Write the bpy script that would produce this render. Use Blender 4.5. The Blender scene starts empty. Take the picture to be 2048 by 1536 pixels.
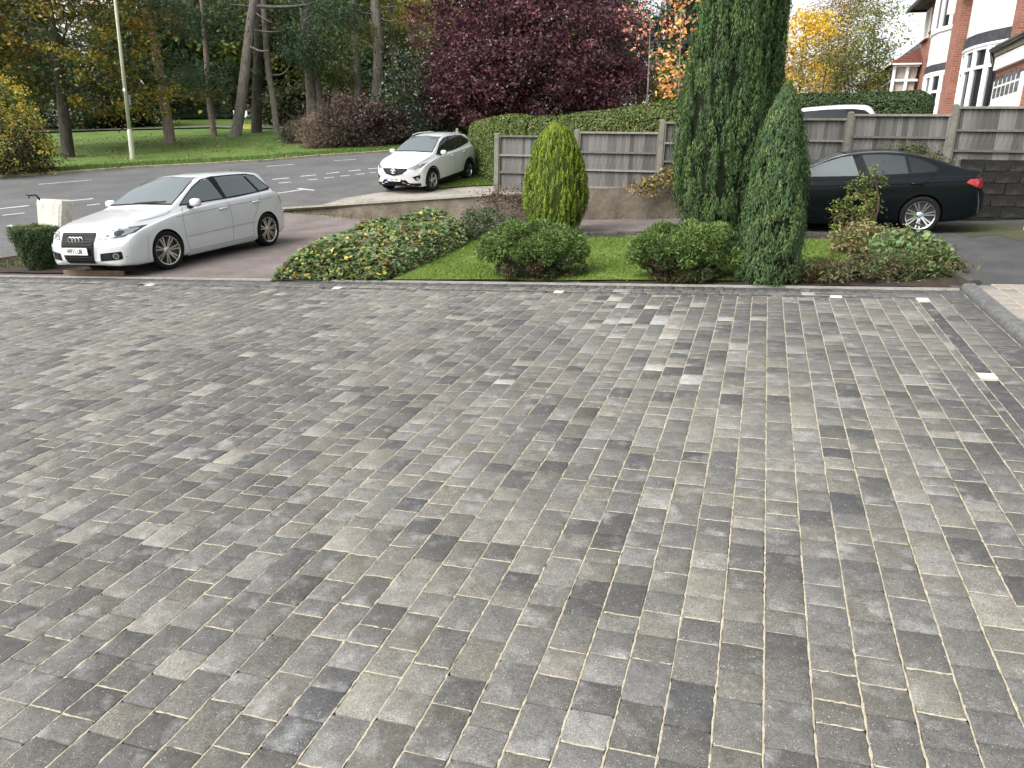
import bpy, bmesh, math, random
import numpy as np
from mathutils import Vector, Matrix, geometry
from mathutils.bvhtree import BVHTree

random.seed(7)
rng = np.random.default_rng(7)
scene = bpy.context.scene
col = scene.collection

# ------------------------------------------------------------------ camera
FPX = 1490.0                                   # focal length in pixels of a 2048 px wide frame
_g = np.array([-124.0, 5180.0, 1490.0]); _g /= np.linalg.norm(_g)      # gravity in camera axes (x right, y down, z forward)
_F = np.array([0, 0, 1.0]) - _g[2] * _g; _F /= np.linalg.norm(_F)
_U = -_g; _R = np.cross(_F, _U)
CM = np.array([_R, _F, _U])                    # camera axes -> world axes
_n = np.array([229.0, 4386.0, 1490.0]); _n /= np.linalg.norm(_n)       # normal of the paved plane
HP = 2.05
CAM = np.array([0, 0, HP / (_n @ _g)])
NW = CM @ _n

cam_data = bpy.data.cameras.new('camera')
cam_data.sensor_fit = 'HORIZONTAL'; cam_data.sensor_width = 36.0
cam_data.lens = 36.0 * FPX / 2048.0
cam_data.clip_start = 0.05; cam_data.clip_end = 2000
cam = bpy.data.objects.new('camera', cam_data); col.objects.link(cam)
_cx, _cy, _cz = CM @ np.array([1, 0, 0]), CM @ np.array([0, -1, 0]), CM @ np.array([0, 0, -1])
cam.matrix_world = Matrix([[_cx[i], _cy[i], _cz[i], CAM[i]] for i in range(3)] + [[0, 0, 0, 1]])
scene.camera = cam

# ------------------------------------------------------------------ sky, sun, exposure
world = bpy.data.worlds.new('World'); scene.world = world; world.use_nodes = True
wn, wl = world.node_tree.nodes, world.node_tree.links
wn.clear()
SUN_EL, SUN_AZ = math.radians(46), math.radians(-122)      # azimuth measured from +y towards +x
sky = wn.new('ShaderNodeTexSky'); sky.sky_type = 'NISHITA'; sky.sun_disc = False
sky.sun_elevation = SUN_EL; sky.sun_rotation = SUN_AZ
sky.air_density = 1.0; sky.dust_density = 4.0; sky.ozone_density = 1.0
hsv = wn.new('ShaderNodeHueSaturation'); hsv.inputs['Saturation'].default_value = 0.16     # overcast: the blue is veiled by cloud
hsv.inputs['Value'].default_value = 1.2
bg = wn.new('ShaderNodeBackground'); bg.inputs['Strength'].default_value = 0.15
wo = wn.new('ShaderNodeOutputWorld')
wl.new(sky.outputs[0], hsv.inputs['Color']); wl.new(hsv.outputs[0], bg.inputs['Color']); wl.new(bg.outputs[0], wo.inputs['Surface'])
sun_data = bpy.data.lights.new('sun', 'SUN'); sun_data.energy = 1.3; sun_data.angle = math.radians(40)
sun_data.color = (1.0, 0.97, 0.92)
sun = bpy.data.objects.new('sun', sun_data); col.objects.link(sun)
_sd = Vector((math.sin(SUN_AZ) * math.cos(SUN_EL), math.cos(SUN_AZ) * math.cos(SUN_EL), math.sin(SUN_EL)))
sun.rotation_euler = (-_sd).to_track_quat('-Z', 'Y').to_euler()
vs = scene.view_settings
vs.view_transform = 'Standard'; vs.look = 'None'; vs.gamma = 1.0; vs.exposure = 0.82; vs.use_curve_mapping = False
cy = scene.cycles
cy.max_bounces = 6; cy.diffuse_bounces = 3; cy.glossy_bounces = 3; cy.transmission_bounces = 3; cy.transparent_max_bounces = 6
cy.use_adaptive_sampling = True; cy.adaptive_threshold = 0.02; cy.use_denoising = True
cy.caustics_reflective = False; cy.caustics_refractive = False

# ------------------------------------------------------------------ terrain
def ray(px, py): return CM @ np.array([(px - 1024) / FPX, (py - 768) / FPX, 1.0])
def pt(px, py, Z): return CAM + ray(px, py) * Z
def plane3(a, b, c):
    A = np.array([[p[0], p[1], 1] for p in (a, b, c)]); return np.linalg.solve(A, np.array([a[2], b[2], c[2]]))
def onP(px, py):
    r = ray(px, py); return CAM + r * HP / (NW @ r)
PX_, PY_ = -NW[0] / NW[2], -NW[1] / NW[2]
def zP(x, y): return PX_ * x + PY_ * y
QC = plane3(onP(0, 515), pt(880, 382, 23.8), pt(267, 318, 34.0))
E1 = np.array([0.9607, -0.2776]); E2 = np.array([0.2776, 0.9607])       # along the fence (towards the houses) / along the row of houses
def ab(a, b): return a * E1 + b * E2
def toab(p): return p[0] * E1[0] + p[1] * E1[1], p[0] * E2[0] + p[1] * E2[1]
def smax(a, b, k=0.12):
    d = a - b; return 0.5 * (a + b + np.sqrt(d * d + k * k)) - k * 0.5 * np.exp(-np.abs(d) / k)
def H(x, y):
    x = np.asarray(x, float); y = np.asarray(y, float)
    r = np.sqrt(x * x + y * y) + 1e-6; s = np.minimum(1, 70 / r); X, Y = x * s, y * s
    p = zP(X, Y); q = QC[0] * X + QC[1] * Y + QC[2]
    h = smax(p, q)
    h = h - 0.16 * np.exp(-(((X - 9.3) / 3.0) ** 2 + ((Y - 15.2) / 2.6) ** 2))
    return h + 0.03 * np.maximum(0, r - 70)
def hit(px, py, fn=H, lo=3.0, hi=200.0):
    r = ray(px, py); z0 = lo
    for z1 in np.linspace(lo, hi, 400):
        p = CAM + r * z1
        if p[2] < fn(p[0], p[1]):
            a, b = z0, z1
            for _ in range(30):
                m = (a + b) / 2; p = CAM + r * m
                if p[2] < fn(p[0], p[1]): b = m
                else: a = m
            return CAM + r * b
        z0 = z1
    return CAM + r * hi
B_F = 17.64                                    # the fence line, in metres along E2
RC = plane3(hit(600, 421), pt(993, 396, 17.95), pt(1885, 338, 15.34))
def HN(x, y):                                  # the neighbour's raised plot beyond the wall
    x = np.asarray(x, float); y = np.asarray(y, float)
    a = x * E1[0] + y * E1[1]; b = x * E2[0] + y * E2[1]
    bb = np.minimum(b, 30); aa = np.minimum(a, 14)
    X = aa * E1[0] + bb * E2[0]; Y = aa * E1[1] + bb * E2[1]
    return smax(H(x, y), RC[0] * X + RC[1] * Y + RC[2], 0.08)

# ------------------------------------------------------------------ helpers: objects
def link(o, parent=None, keep=False):
    col.objects.link(o)
    if parent is not None:
        o.parent = parent
    return o
def tag(o, label=None, cat=None, group=None, kind=None):
    if label: o['label'] = label
    if cat: o['category'] = cat
    if group: o['group'] = group
    if kind: o['kind'] = kind
    return o
def empty(name, loc, rz=0.0, mat=None):
    o = bpy.data.objects.new(name, None); col.objects.link(o)
    o.empty_display_size = 0.2
    if mat is not None: o.matrix_world = mat
    else: o.location = loc; o.rotation_euler = (0, 0, rz)
    return o
def mesh_np(name, V, F, mats, colors=None, midx=None, smooth=False, uv=None):
    """F: (n,3) or (n,4) int array"""
    V = np.ascontiguousarray(V, dtype=np.float32); F = np.ascontiguousarray(F, dtype=np.int32)
    me = bpy.data.meshes.new(name)
    n, k = F.shape
    me.vertices.add(len(V)); me.vertices.foreach_set('co', V.ravel())
    me.loops.add(n * k); me.loops.foreach_set('vertex_index', F.ravel())
    me.polygons.add(n)
    me.polygons.foreach_set('loop_start', np.arange(0, n * k, k, dtype=np.int32))
    if smooth: me.polygons.foreach_set('use_smooth', np.ones(n, dtype=bool))
    for m in (mats if isinstance(mats, (list, tuple)) else [mats]): me.materials.append(m)
    if midx is not None: me.polygons.foreach_set('material_index', np.asarray(midx, dtype=np.int32))
    if colors is not None:
        at = me.attributes.new('Col', 'FLOAT_COLOR', 'FACE')
        c = np.ones((n, 4), dtype=np.float32); c[:, :colors.shape[1]] = colors
        at.data.foreach_set('color', c.ravel())
    me.update(calc_edges=True)
    return me
def obj(name, me, parent=None, loc=None):
    o = bpy.data.objects.new(name, me); link(o, parent)
    if loc is not None: o.location = loc
    return o
class MB:
    """collects polygons of any size, becomes one mesh"""
    def __init__(s): s.v = []; s.f = []; s.m = []
    def add(s, V, F, m=0):
        o = len(s.v); s.v.extend([tuple(map(float, p)) for p in V]); s.f.extend([tuple(int(i) + o for i in f) for f in F]); s.m.extend([m] * len(F)); return s
    def box(s, c, d, R=None, m=0):
        P = np.array([[x, y, z] for x in (-.5, .5) for y in (-.5, .5) for z in (-.5, .5)]) * np.array(d)
        if R is not None: P = P @ np.asarray(R).T
        P = P + np.array(c)
        return s.add(P, [(0, 1, 3, 2), (4, 6, 7, 5), (0, 4, 5, 1), (2, 3, 7, 6), (0, 2, 6, 4), (1, 5, 7, 3)], m)
    def tube(s, pts, rad, seg=8, m=0, cap=True):
        pts = [np.array(p, float) for p in pts]
        if not hasattr(rad, '__len__'): rad = [rad] * len(pts)
        V = []; up = None
        for i, p in enumerate(pts):
            t = pts[min(i + 1, len(pts) - 1)] - pts[max(i - 1, 0)]; t = t / (np.linalg.norm(t) + 1e-9)
            if up is None:
                a = np.array([0, 0, 1.0]) if abs(t[2]) < .9 else np.array([1.0, 0, 0]); up = np.cross(t, a)
            up = up - (up @ t) * t; up /= np.linalg.norm(up) + 1e-9; w = np.cross(t, up)
            for k in range(seg):
                an = 2 * math.pi * k / seg; V.append(p + rad[i] * (math.cos(an) * up + math.sin(an) * w))
        F = []
        for i in range(len(pts) - 1):
            for k in range(seg):
                k2 = (k + 1) % seg; F.append((i * seg + k, i * seg + k2, (i + 1) * seg + k2, (i + 1) * seg + k))
        if cap:
            F.append(tuple(reversed(range(seg)))); F.append(tuple((len(pts) - 1) * seg + k for k in range(seg)))
        return s.add(V, F, m)
    def lathe(s, prof, seg=24, M=None, m=0, closed=False):
        """prof: list of (r, h); axis +z, then 4x4/3x4 matrix M"""
        V = []
        for r, h in prof:
            for k in range(seg):
                a = 2 * math.pi * k / seg; V.append((r * math.cos(a), r * math.sin(a), h))
        F = []
        n = len(prof)
        for i in range(n if closed else n - 1):
            j = (i + 1) % n
            for k in range(seg):
                k2 = (k + 1) % seg; F.append((i * seg + k, i * seg + k2, j * seg + k2, j * seg + k))
        if M is not None: V = [tuple(M @ Vector(p)) for p in V]
        return s.add(V, F, m)
    def prism(s, poly, z0, z1, M=None, m=0):
        n = len(poly)
        V = [(x, y, z0) for x, y in poly] + [(x, y, z1) for x, y in poly]
        F = [tuple(reversed(range(n))), tuple(range(n, 2 * n))] + [(i, (i + 1) % n, n + (i + 1) % n, n + i) for i in range(n)]
        if M is not None: V = [tuple(M @ Vector(p)) for p in V]
        return s.add(V, F, m)
    def mesh(s, name, mats, smooth=False, angle=None):
        me = bpy.data.meshes.new(name); me.from_pydata(s.v, [], s.f)
        for m in (mats if isinstance(mats, (list, tuple)) else [mats]): me.materials.append(m)
        me.polygons.foreach_set('material_index', s.m)
        if smooth or angle: me.polygons.foreach_set('use_smooth', [True] * len(s.f))
        if angle: me.set_sharp_from_angle(angle=math.radians(angle))
        me.update(); return me
    def build(s, name, mats, parent=None, smooth=False, angle=None, loc=None):
        return obj(name, s.mesh(name, mats, smooth, angle), parent, loc)
def copy_tree(o, parent=None):
    c = o.copy(); col.objects.link(c); c.parent = parent
    for ch in list(o.children): copy_tree(ch, c)
    return c

# ------------------------------------------------------------------ helpers: materials
def mat_new(name, color=(.5, .5, .5), rough=.8, metal=0.0, spec=.5, coat=0.0):
    m = bpy.data.materials.new(name); m.use_nodes = True
    b = m.node_tree.nodes['Principled BSDF']
    b.inputs['Base Color'].default_value = (*color, 1); b.inputs['Roughness'].default_value = rough
    b.inputs['Metallic'].default_value = metal; b.inputs['Specular IOR Level'].default_value = spec
    b.inputs['Coat Weight'].default_value = coat
    return m
class NT:
    """tiny node-graph helper"""
    def __init__(s, m): s.m = m; s.n = m.node_tree.nodes; s.l = m.node_tree.links; s.b = s.n['Principled BSDF']
    def new(s, t, **kw):
        x = s.n.new(t)
        for k, v in kw.items(): setattr(x, k, v)
        return x
    def coord(s, kind='Object', scale=(1, 1, 1)):
        c = s.new('ShaderNodeTexCoord'); mp = s.new('ShaderNodeMapping'); mp.inputs['Scale'].default_value = scale
        s.l.new(c.outputs[kind], mp.inputs['Vector']); return mp.outputs[0]
    def noise(s, scale, detail=4, rough=.55, vec=None, dist=0.0):
        x = s.new('ShaderNodeTexNoise'); x.inputs['Scale'].default_value = scale; x.inputs['Detail'].default_value = detail
        x.inputs['Roughness'].default_value = rough; x.inputs['Distortion'].default_value = dist
        if vec is not None: s.l.new(vec, x.inputs['Vector'])
        return x.outputs['Fac']
    def vor(s, scale, vec=None, feature='F1', out='Distance'):
        x = s.new('ShaderNodeTexVoronoi'); x.feature = feature; x.inputs['Scale'].default_value = scale
        if vec is not None: s.l.new(vec, x.inputs['Vector'])
        return x.outputs[out]
    def ramp(s, fac, stops):
        x = s.new('ShaderNodeValToRGB'); e = x.color_ramp.elements
        while len(e) < len(stops): e.new(.5)
        for i, (p, c) in enumerate(stops):
            e[i].position = p; e[i].color = (*c, 1) if hasattr(c, '__len__') else (c, c, c, 1)
        s.l.new(fac, x.inputs[0]); return x.outputs[0]
    def mix(s, fac, a, b, mode='MIX'):
        x = s.new('ShaderNodeMix', data_type='RGBA', blend_type=mode)
        for i, v in ((0, fac), (6, a), (7, b)):
            if hasattr(v, 'links'): s.l.new(v, x.inputs[i])
            elif i == 0: x.inputs[i].default_value = v
            else: x.inputs[i].default_value = (*v, 1) if hasattr(v, '__len__') else (v, v, v, 1)
        return x.outputs[2]
    def math(s, op, a, b=0.0, c=None):
        x = s.new('ShaderNodeMath', operation=op)
        for i, v in enumerate((a, b) if c is None else (a, b, c)):
            if hasattr(v, 'links'): s.l.new(v, x.inputs[i])
            else: x.inputs[i].default_value = v
        return x.outputs[0]
    def attr(s, name='Col', out='Color'):
        x = s.new('ShaderNodeAttribute'); x.attribute_name = name; return x.outputs[out]
    def color(s, v): s.l.new(v, s.b.inputs['Base Color'])
    def rough(s, v): s.l.new(v, s.b.inputs['Roughness'])
    def bump(s, h, strength=.3, dist=.01):
        x = s.new('ShaderNodeBump'); x.inputs['Strength'].default_value = strength; x.inputs['Distance'].default_value = dist
        s.l.new(h, x.inputs['Height']); s.l.new(x.outputs[0], s.b.inputs['Normal'])

def noisy(name, c0, c1, scale, rough=.9, detail=6, bump=.3, bdist=.01, c2=None, kind='Object', spec=.3, stretch=(1, 1, 1), fine=7, fmix=.45):
    m = mat_new(name, c0, rough, spec=spec); t = NT(m); v = t.coord(kind, stretch)
    f = t.noise(scale, detail, .65, v)
    cc = t.ramp(f, [(.3, c0), (.7, c1)] if c2 is None else [(.28, c0), (.5, c1), (.72, c2)])
    f2 = t.noise(scale * fine, 3, .7, v)
    t.color(t.mix(fmix, cc, t.ramp(f2, [(.35, .35), (.65, .65)]), 'OVERLAY'))
    if bump: t.bump(f2, bump, bdist)
    return m

# ------------------------------------------------------------------ sheets of ground
def in_poly(P, poly):
    x, y = P[:, 0], P[:, 1]; r = np.zeros(len(P), bool); n = len(poly)
    for i in range(n):
        x0, y0 = poly[i]; x1, y1 = poly[(i + 1) % n]
        c = ((y0 > y) != (y1 > y)) & (x < (x1 - x0) * (y - y0) / (y1 - y0 + 1e-12) + x0); r ^= c
    return r
def fill2d(poly, step):
    """triangulate a polygon with inner grid points -> (V2, tris)"""
    poly = [np.array(p[:2], float) for p in poly]; out = []
    for i in range(len(poly)):
        a, b = poly[i], poly[(i + 1) % len(poly)]; n = max(1, int(np.linalg.norm(b - a) / step))
        out += [a + (b - a) * k / n for k in range(n)]
    nb = len(out); B = np.array(out)
    lo, hi = B.min(0), B.max(0)
    gx, gy = np.meshgrid(np.arange(lo[0] + step / 2, hi[0], step), np.arange(lo[1] + step / 2, hi[1], step))
    G = np.stack([gx.ravel(), gy.ravel()], 1)
    if len(G):
        G = G[in_poly(G, out)]
        if len(G) and nb < 600:
            d = np.min(np.linalg.norm(G[:, None, :] - B[None], axis=2), axis=1) if len(G) * nb < 4e6 else np.full(len(G), 9.)
            G = G[d > step * .35]
    pts = [Vector(p) for p in out] + [Vector(p) for p in G]
    r = geometry.delaunay_2d_cdt(pts, [], [list(range(nb))], 1, 1e-6)
    return np.array([tuple(v) for v in r[0]]), [tuple(f) for f in r[2]]
def sheet(name, poly, step, m, fn=H, dz=0.0, parent=None, kind='structure', smooth=True, extra=None):
    V, T = fill2d(poly, step)
    z = fn(V[:, 0], V[:, 1]) + dz
    if extra is not None: z = z + extra(V[:, 0], V[:, 1])
    me = bpy.data.meshes.new(name); me.from_pydata([(x, y, zz) for (x, y), zz in zip(V, z)], [], T)
    me.materials.append(m)
    if smooth: me.polygons.foreach_set('use_smooth', [True] * len(T))
    me.update()
    o = obj(name, me, parent)
    if kind and parent is None: o['kind'] = kind
    return o
def hpix(pts, fn=H): return [hit(x, y, fn)[:2] for x, y in pts]

# ================================================================== THE SETTING
def extrap(p, q, d):
    p, q = np.array(p), np.array(q); return tuple(q + (q - p) / np.linalg.norm(q - p) * d)

# ---- materials of the ground
m_grass_far = noisy('park_grass', (.045, .088, .016), (.085, .15, .028), .55, .95, 7, .5, .03, (.12, .165, .04))
m_lawn = noisy('lawn_grass', (.075, .125, .018), (.115, .175, .028), 2.2, .95, 6, .6, .015, (.16, .205, .045))
m_soil = noisy('soil', (.03, .022, .016), (.065, .048, .034), 6, .97, 6, .8, .03)
m_asphalt = noisy('asphalt', (.080, .080, .081), (.108, .108, .108), .6, .85, 8, .5, .008, (.132, .131, .130), fine=70, fmix=.9)
m_footway = noisy('footway_asphalt', (.082, .081, .080), (.115, .113, .110), 1.3, .88, 8, .6, .01, (.145, .142, .138), fine=35, fmix=.9)
m_tarmac = noisy('old_tarmac', (.042, .043, .043), (.068, .069, .069), 1.1, .9, 8, .9, .014, (.10, .10, .096), fine=40, fmix=1.0)
m_red = noisy('red_macadam', (.112, .092, .085), (.165, .140, .130), 1.2, .93, 8, .9, .014, (.22, .192, .18), fine=38, fmix=1.0)
m_concrete = noisy('weathered_concrete', (.20, .18, .155), (.30, .275, .245), 1.4, .9, 8, .4, .01, (.36, .33, .295))
m_kerb = noisy('kerb_concrete', (.20, .18, .13), (.34, .31, .24), 3, .9, 6, .4, .01)
m_paint = noisy('road_paint', (.16, .16, .16), (.52, .52, .50), 7, .75, 7, .1, .003, (.70, .70, .68))
m_moss = noisy('moss', (.055, .058, .025), (.085, .088, .045), 5, .97, 6, .9, .03)

# ---- the ground sheet, out to the horizon
def ground_sheet():
    r = np.concatenate([np.linspace(0, 60, 41), np.geomspace(64, 900, 22)]); x = np.concatenate([-r[::-1], r[1:]])
    X, Y = np.meshgrid(x, x); Y = Y + 15; Z = H(X, Y) - .06
    n = len(x); i = np.arange(n * n).reshape(n, n)
    F = np.stack([i[:-1, :-1], i[:-1, 1:], i[1:, 1:], i[1:, :-1]], -1).reshape(-1, 4)
    me = mesh_np('ground', np.stack([X, Y, Z], -1).reshape(-1, 3), F, m_grass_far, smooth=True)
    tag(obj('ground', me), kind='structure')
ground_sheet()

# ---- road with its markings
FAR_PX = [(0, 355.5), (146, 345), (300, 335), (520, 323.5), (609, 315.5), (698, 309.5), (780, 303.5), (900, 296)]
NEAR_PX = [(0, 469), (150, 448), (300, 429), (553, 398.5), (622, 389), (670, 374), (748, 365.5), (900, 346)]
far = [tuple(p) for p in hpix(FAR_PX)]; near = [tuple(p) for p in hpix(NEAR_PX)]
far = [extrap(far[1], far[0], 60), extrap(far[1], far[0], 20)] + far + [extrap(far[-2], far[-1], 15), extrap(far[-2], far[-1], 45)]
near = [extrap(near[1], near[0], 60), extrap(near[1], near[0], 20)] + near + [extrap(near[-2], near[-1], 18), extrap(near[-2], near[-1], 45)]
road = sheet('road', far + near[::-1], 1.2, m_asphalt, dz=.0)
def marking(p0, p1, w, parent=road):
    a, b = hit(*p0), hit(*p1); d = (b - a)[:2]; L = np.linalg.norm(d); d /= L; nrm = np.array([-d[1], d[0]]) * w / 2
    poly = [a[:2] - nrm, b[:2] - nrm, b[:2] + nrm, a[:2] + nrm]
    return sheet('road_marking', poly, .5, m_paint, dz=.006, parent=parent)
for p0, p1 in [((77, 369), (183, 360)), ((533, 333), (587, 329)), ((668, 321.5), (711, 319))]: marking(p0, p1, .11)
for p0, p1 in [((-60, 424), (58, 411.5)), ((129, 403), (186, 397.5)), ((545, 359), (578, 356)), ((600, 353), (632, 350)), ((652, 347.5), (679, 344.5)), ((697, 342.5), (721, 340)), ((737, 338), (765, 335.5))]: marking(p0, p1, .15)
for p0, p1 in [((5, 431), (49, 426)), ((174, 411), (200, 408)), ((557, 366.5), (583, 364.5)), ((615, 360), (635, 358.5)), ((648, 356.5), (668, 354.5)), ((681, 352.5), (700, 351)), ((711, 349), (729, 347.5)), ((740, 345.5), (752, 345))]: marking(p0, p1, .12)
for p0, p1 in [((548, 388), (606, 379.3)), ((596, 377), (628, 381)), ((17, 451), (56, 457)), ((52, 454.5), (200, 436))]: marking(p0, p1, .13)

# ---- kerb stones along the far side
def kerb_run(name, pts, L, w, h, m, fn, label, dz=0.0, skip=1e9):
    root = empty(name, (0, 0, 0)); tag(root, kind='structure')
    P = [np.array(p[:2], float) for p in pts]; k = 0
    for a, b in zip(P[:-1], P[1:]):
        n = max(1, int(round(np.linalg.norm(b - a) / L)))
        for i in range(n):
            p, q = a + (b - a) * i / n, a + (b - a) * (i + 1) / n; d = (q - p); LL = np.linalg.norm(d); d /= LL
            c = (p + q) / 2; zp, zq = float(fn(*p)), float(fn(*q))
            X = np.array([d[0], d[1], (zq - zp) / LL]); X /= np.linalg.norm(X); Yv = np.array([-d[1], d[0], 0]); Zv = np.cross(X, Yv)
            mb = MB(); hh = h + random.uniform(-.012, .012)
            prof = [(-w / 2, -.1), (w / 2, -.1), (w / 2, hh - .02), (w / 2 - .025, hh), (-w / 2 + .025, hh), (-w / 2, hh - .02)]
            R = Matrix([[Yv[j], Zv[j], X[j], (c[0], c[1], (zp + zq) / 2 + dz)[j]] for j in range(3)] + [[0, 0, 0, 1]])
            mb.prism(prof, -LL / 2 + .006, LL / 2 - .006, R); mb.build('kerb_stone', m, root); k += 1
    return root
kerb_run('kerb', far[1:-1], 1.4, .16, .085, m_kerb, H, 'far')
kerb_run('kerb', near[1:7], 1.4, .13, .02, m_kerb, H, 'near')

# ---- footway on the near side, park lawn and park path on the far side
BOUND_PX = [(0, 519), (150, 497), (300, 474), (460, 448), (592, 423), (640, 412), (690, 398), (752, 387.5), (840, 379), (905, 371)]
bound = [tuple(p) for p in hpix(BOUND_PX)]
bound = [extrap(bound[1], bound[0], 40)] + bound + [extrap(bound[-2], bound[-1], 40)]
sheet('footway', near[1:] + bound[::-1], .9, m_footway, dz=.012)
def off(line, d):
    o = []
    for i, p in enumerate(line):
        a, b = np.array(line[max(i - 1, 0)]), np.array(line[min(i + 1, len(line) - 1)]); t = (b - a) / np.linalg.norm(b - a); o.append(tuple(np.array(p) + np.array([-t[1], t[0]]) * d))
    return o
lawn_edge = off(far, .1)
sheet('park_lawn', lawn_edge + [(60, 140), (-150, 140), (-150, 20)], 4.0, m_grass_far, dz=.06,
      extra=lambda x, y: .09 * np.sin(x * .31 + 1) * np.cos(y * .27) * np.clip((np.hypot(x, y) - 36) / 10, 0, 1))
m_path = noisy('park_path_gravel', (.10, .092, .08), (.15, .14, .12), 2, .95)
pth = hpix([(-60, 272), (70, 268.5), (180, 265.5), (290, 262.5), (420, 259), (600, 262)])
pb = hpix([(600, 258), (420, 256), (290, 260), (180, 263), (70, 265.5), (-60, 269)])
sheet('park_path', [tuple(p) for p in pth] + [tuple(p) for p in pb], 1.5, m_path, dz=.16)

# ---- the plane of the new paving
AX = np.array([0.95084964, -0.30489341, 0.05408308]); D1 = np.array([0.30116804, 0.95118645, 0.06739552]); NP = -NW
KP = onP(1940, 577)
def pv(a, b, z=0.0): return KP + AX * a + D1 * b + NP * z
RA, FB = -.13, -.12                 # right edge, far edge (in paving axes)

# ---- forecourt (red macadam), tarmac drive, garden soil, front lawn
def px2(*pts): return [tuple(p) for p in hpix(pts)]
wall_l, wall_1 = ab(-12.0, 18.75), ab(-5.6, 17.9)
fore = [pv(-30, .0)[:2], pv(-15, -.0)[:2], pv(-9.5, -.02)[:2], pv(-3.0, -.02)[:2], ab(-1.2, 14.2), ab(-1.2, 17.72), ab(-5.6, 17.75), ab(-9, 18.2), ab(-12.0, 18.6)]
fore += [tuple(p) for p in hpix([(460, 448), (300, 474), (150, 497), (0, 519)])] + [extrap(bound[2], bound[1], 14)]
sheet('forecourt', fore, .55, m_red, dz=.004)
tar = [ab(-1.2, 14.2), pv(-3.0, -.02)[:2], pv(.12, -.02)[:2], pv(.2, .15)[:2], pv(14, .15)[:2], ab(16, 17.75), ab(-1.2, 17.72)]
sheet('tarmac_drive', tar, .55, m_tarmac, dz=.006)
# moss creeping out from the foot of the wall onto the tarmac
moss_poly = px2((1880, 452), (1960, 449), (2060, 452), (2075, 480), (2040, 483), (1990, 471), (1940, 476), (1900, 462))
sheet('moss_patch', moss_poly, .25, m_moss, dz=.012)
gpx = [(540, 563), (585, 530), (700, 490), (850, 452), (935, 446), (1000, 470), (1120, 472), (1300, 471), (1480, 471), (1700, 477), (1770, 490), (1840, 520), (1890, 545)]
gar = px2(*gpx) + [tuple(pv(.02, -.02)[:2]), tuple(pv(-4, -.02)[:2]), tuple(pv(-8, -.03)[:2])]
sheet('garden_soil', gar, .35, m_soil, dz=.014, extra=lambda x, y: .015 * np.sin(x * 5) * np.cos(y * 6))
lpx = [(785, 563), (860, 520), (905, 495), (950, 480), (1120, 478.5), (1300, 478), (1480, 479), (1690, 484), (1720, 505), (1690, 535), (1620, 566)]
lawn_poly = px2(*lpx)
sheet('front_lawn', lawn_poly, .3, m_lawn, dz=.034, extra=lambda x, y: .008 * np.sin(x * 3.1) * np.cos(y * 2.7))

# ---- the neighbour's raised plot beyond the wall
plot = [ab(-12.3, 18.5), ab(-9, 18.05), ab(-5.65, 17.66), ab(4, 17.62), ab(12, 17.62), ab(40, 17.62), ab(40, 75), ab(-4, 75), ab(-7.5, 40)] + [tuple(p) for p in hpix([(960, 352), (905, 371), (840, 379), (752, 387.5), (690, 398), (640, 412)])]
sheet('neighbour_drive', plot, 1.0, m_concrete, fn=HN, dz=.02)
verge = px2((862, 384), (925, 372), (1010, 366), (1010, 374), (935, 386), (880, 392))
vg = [hit(x, y, HN, 10)[:2] for x, y in [(852, 376), (900, 367), (965, 352), (1060, 350), (1060, 372), (1010, 372), (940, 375), (905, 378), (880, 381)]]
sheet('grass_verge', [tuple(p) for p in vg], .5, m_lawn, fn=HN, dz=.06)

# ---- block paving
def paving_material():
    m = mat_new('tumbled_paver', (.2, .2, .2), .72, spec=.5); t = NT(m)
    a = t.attr(); sep = t.new('ShaderNodeSeparateColor'); t.l.new(a, sep.inputs[0])
    tone, seed, hue = sep.outputs[0], sep.outputs[1], sep.outputs[2]
    c = t.new('ShaderNodeTexCoord'); off_ = t.new('ShaderNodeVectorMath', operation='ADD')
    cmb = t.new('ShaderNodeCombineXYZ'); k = t.math('MULTIPLY', seed, 90.0); t.l.new(k, cmb.inputs[0]); t.l.new(k, cmb.inputs[2])
    t.l.new(c.outputs['Object'], off_.inputs[0]); t.l.new(cmb.outputs[0], off_.inputs[1]); v = off_.outputs[0]
    base = t.ramp(tone, [(0.0, (.048, .049, .052)), (.3, (.086, .085, .084)), (.6, (.138, .135, .127)), (.85, (.20, .197, .185)), (1.0, (.33, .335, .34))])
    warm = t.mix(hue, (1.0, .995, 1.005), (1.06, 1.02, .90)); base = t.mix(1.0, base, warm, 'MULTIPLY')
    cloud = t.noise(13, 6, .68, v)
    base = t.mix(.6, base, t.ramp(cloud, [(.28, .30), (.5, .5), (.75, .74)]), 'OVERLAY')
    bloom = t.ramp(t.noise(6, 3, .6, v), [(.55, 0.0), (.78, .45)])
    base = t.mix(bloom, base, (.42, .42, .41))
    grain = t.noise(240, 3, .75, v)
    base = t.mix(.9, base, t.ramp(grain, [(.36, .19), (.64, .81)]), 'OVERLAY')
    med = t.noise(75, 4, .7, v); base = t.mix(.6, base, t.ramp(med, [(.33, .3), (.67, .7)]), 'OVERLAY')
    sp = t.vor(105, v); spk = t.ramp(sp, [(.14, 1.0), (.23, 0.0)])
    pick = t.ramp(t.noise(60, 1, .5, v), [(.55, 0.0), (.62, 1.0)])
    base = t.mix(t.math('MULTIPLY', t.math('MULTIPLY', spk, pick), .8), base, (.62, .60, .56))
    t.color(base)
    hgt = t.math('ADD', t.math('MULTIPLY', grain, .6), t.math('MULTIPLY', t.noise(38, 4, .6, v), .8)); t.bump(hgt, .7, .005)
    return m
m_paver = paving_material()
m_sand = noisy('joint_sand', (.30, .265, .185), (.54, .49, .365), 60, .97, 4, .6, .004)
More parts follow.
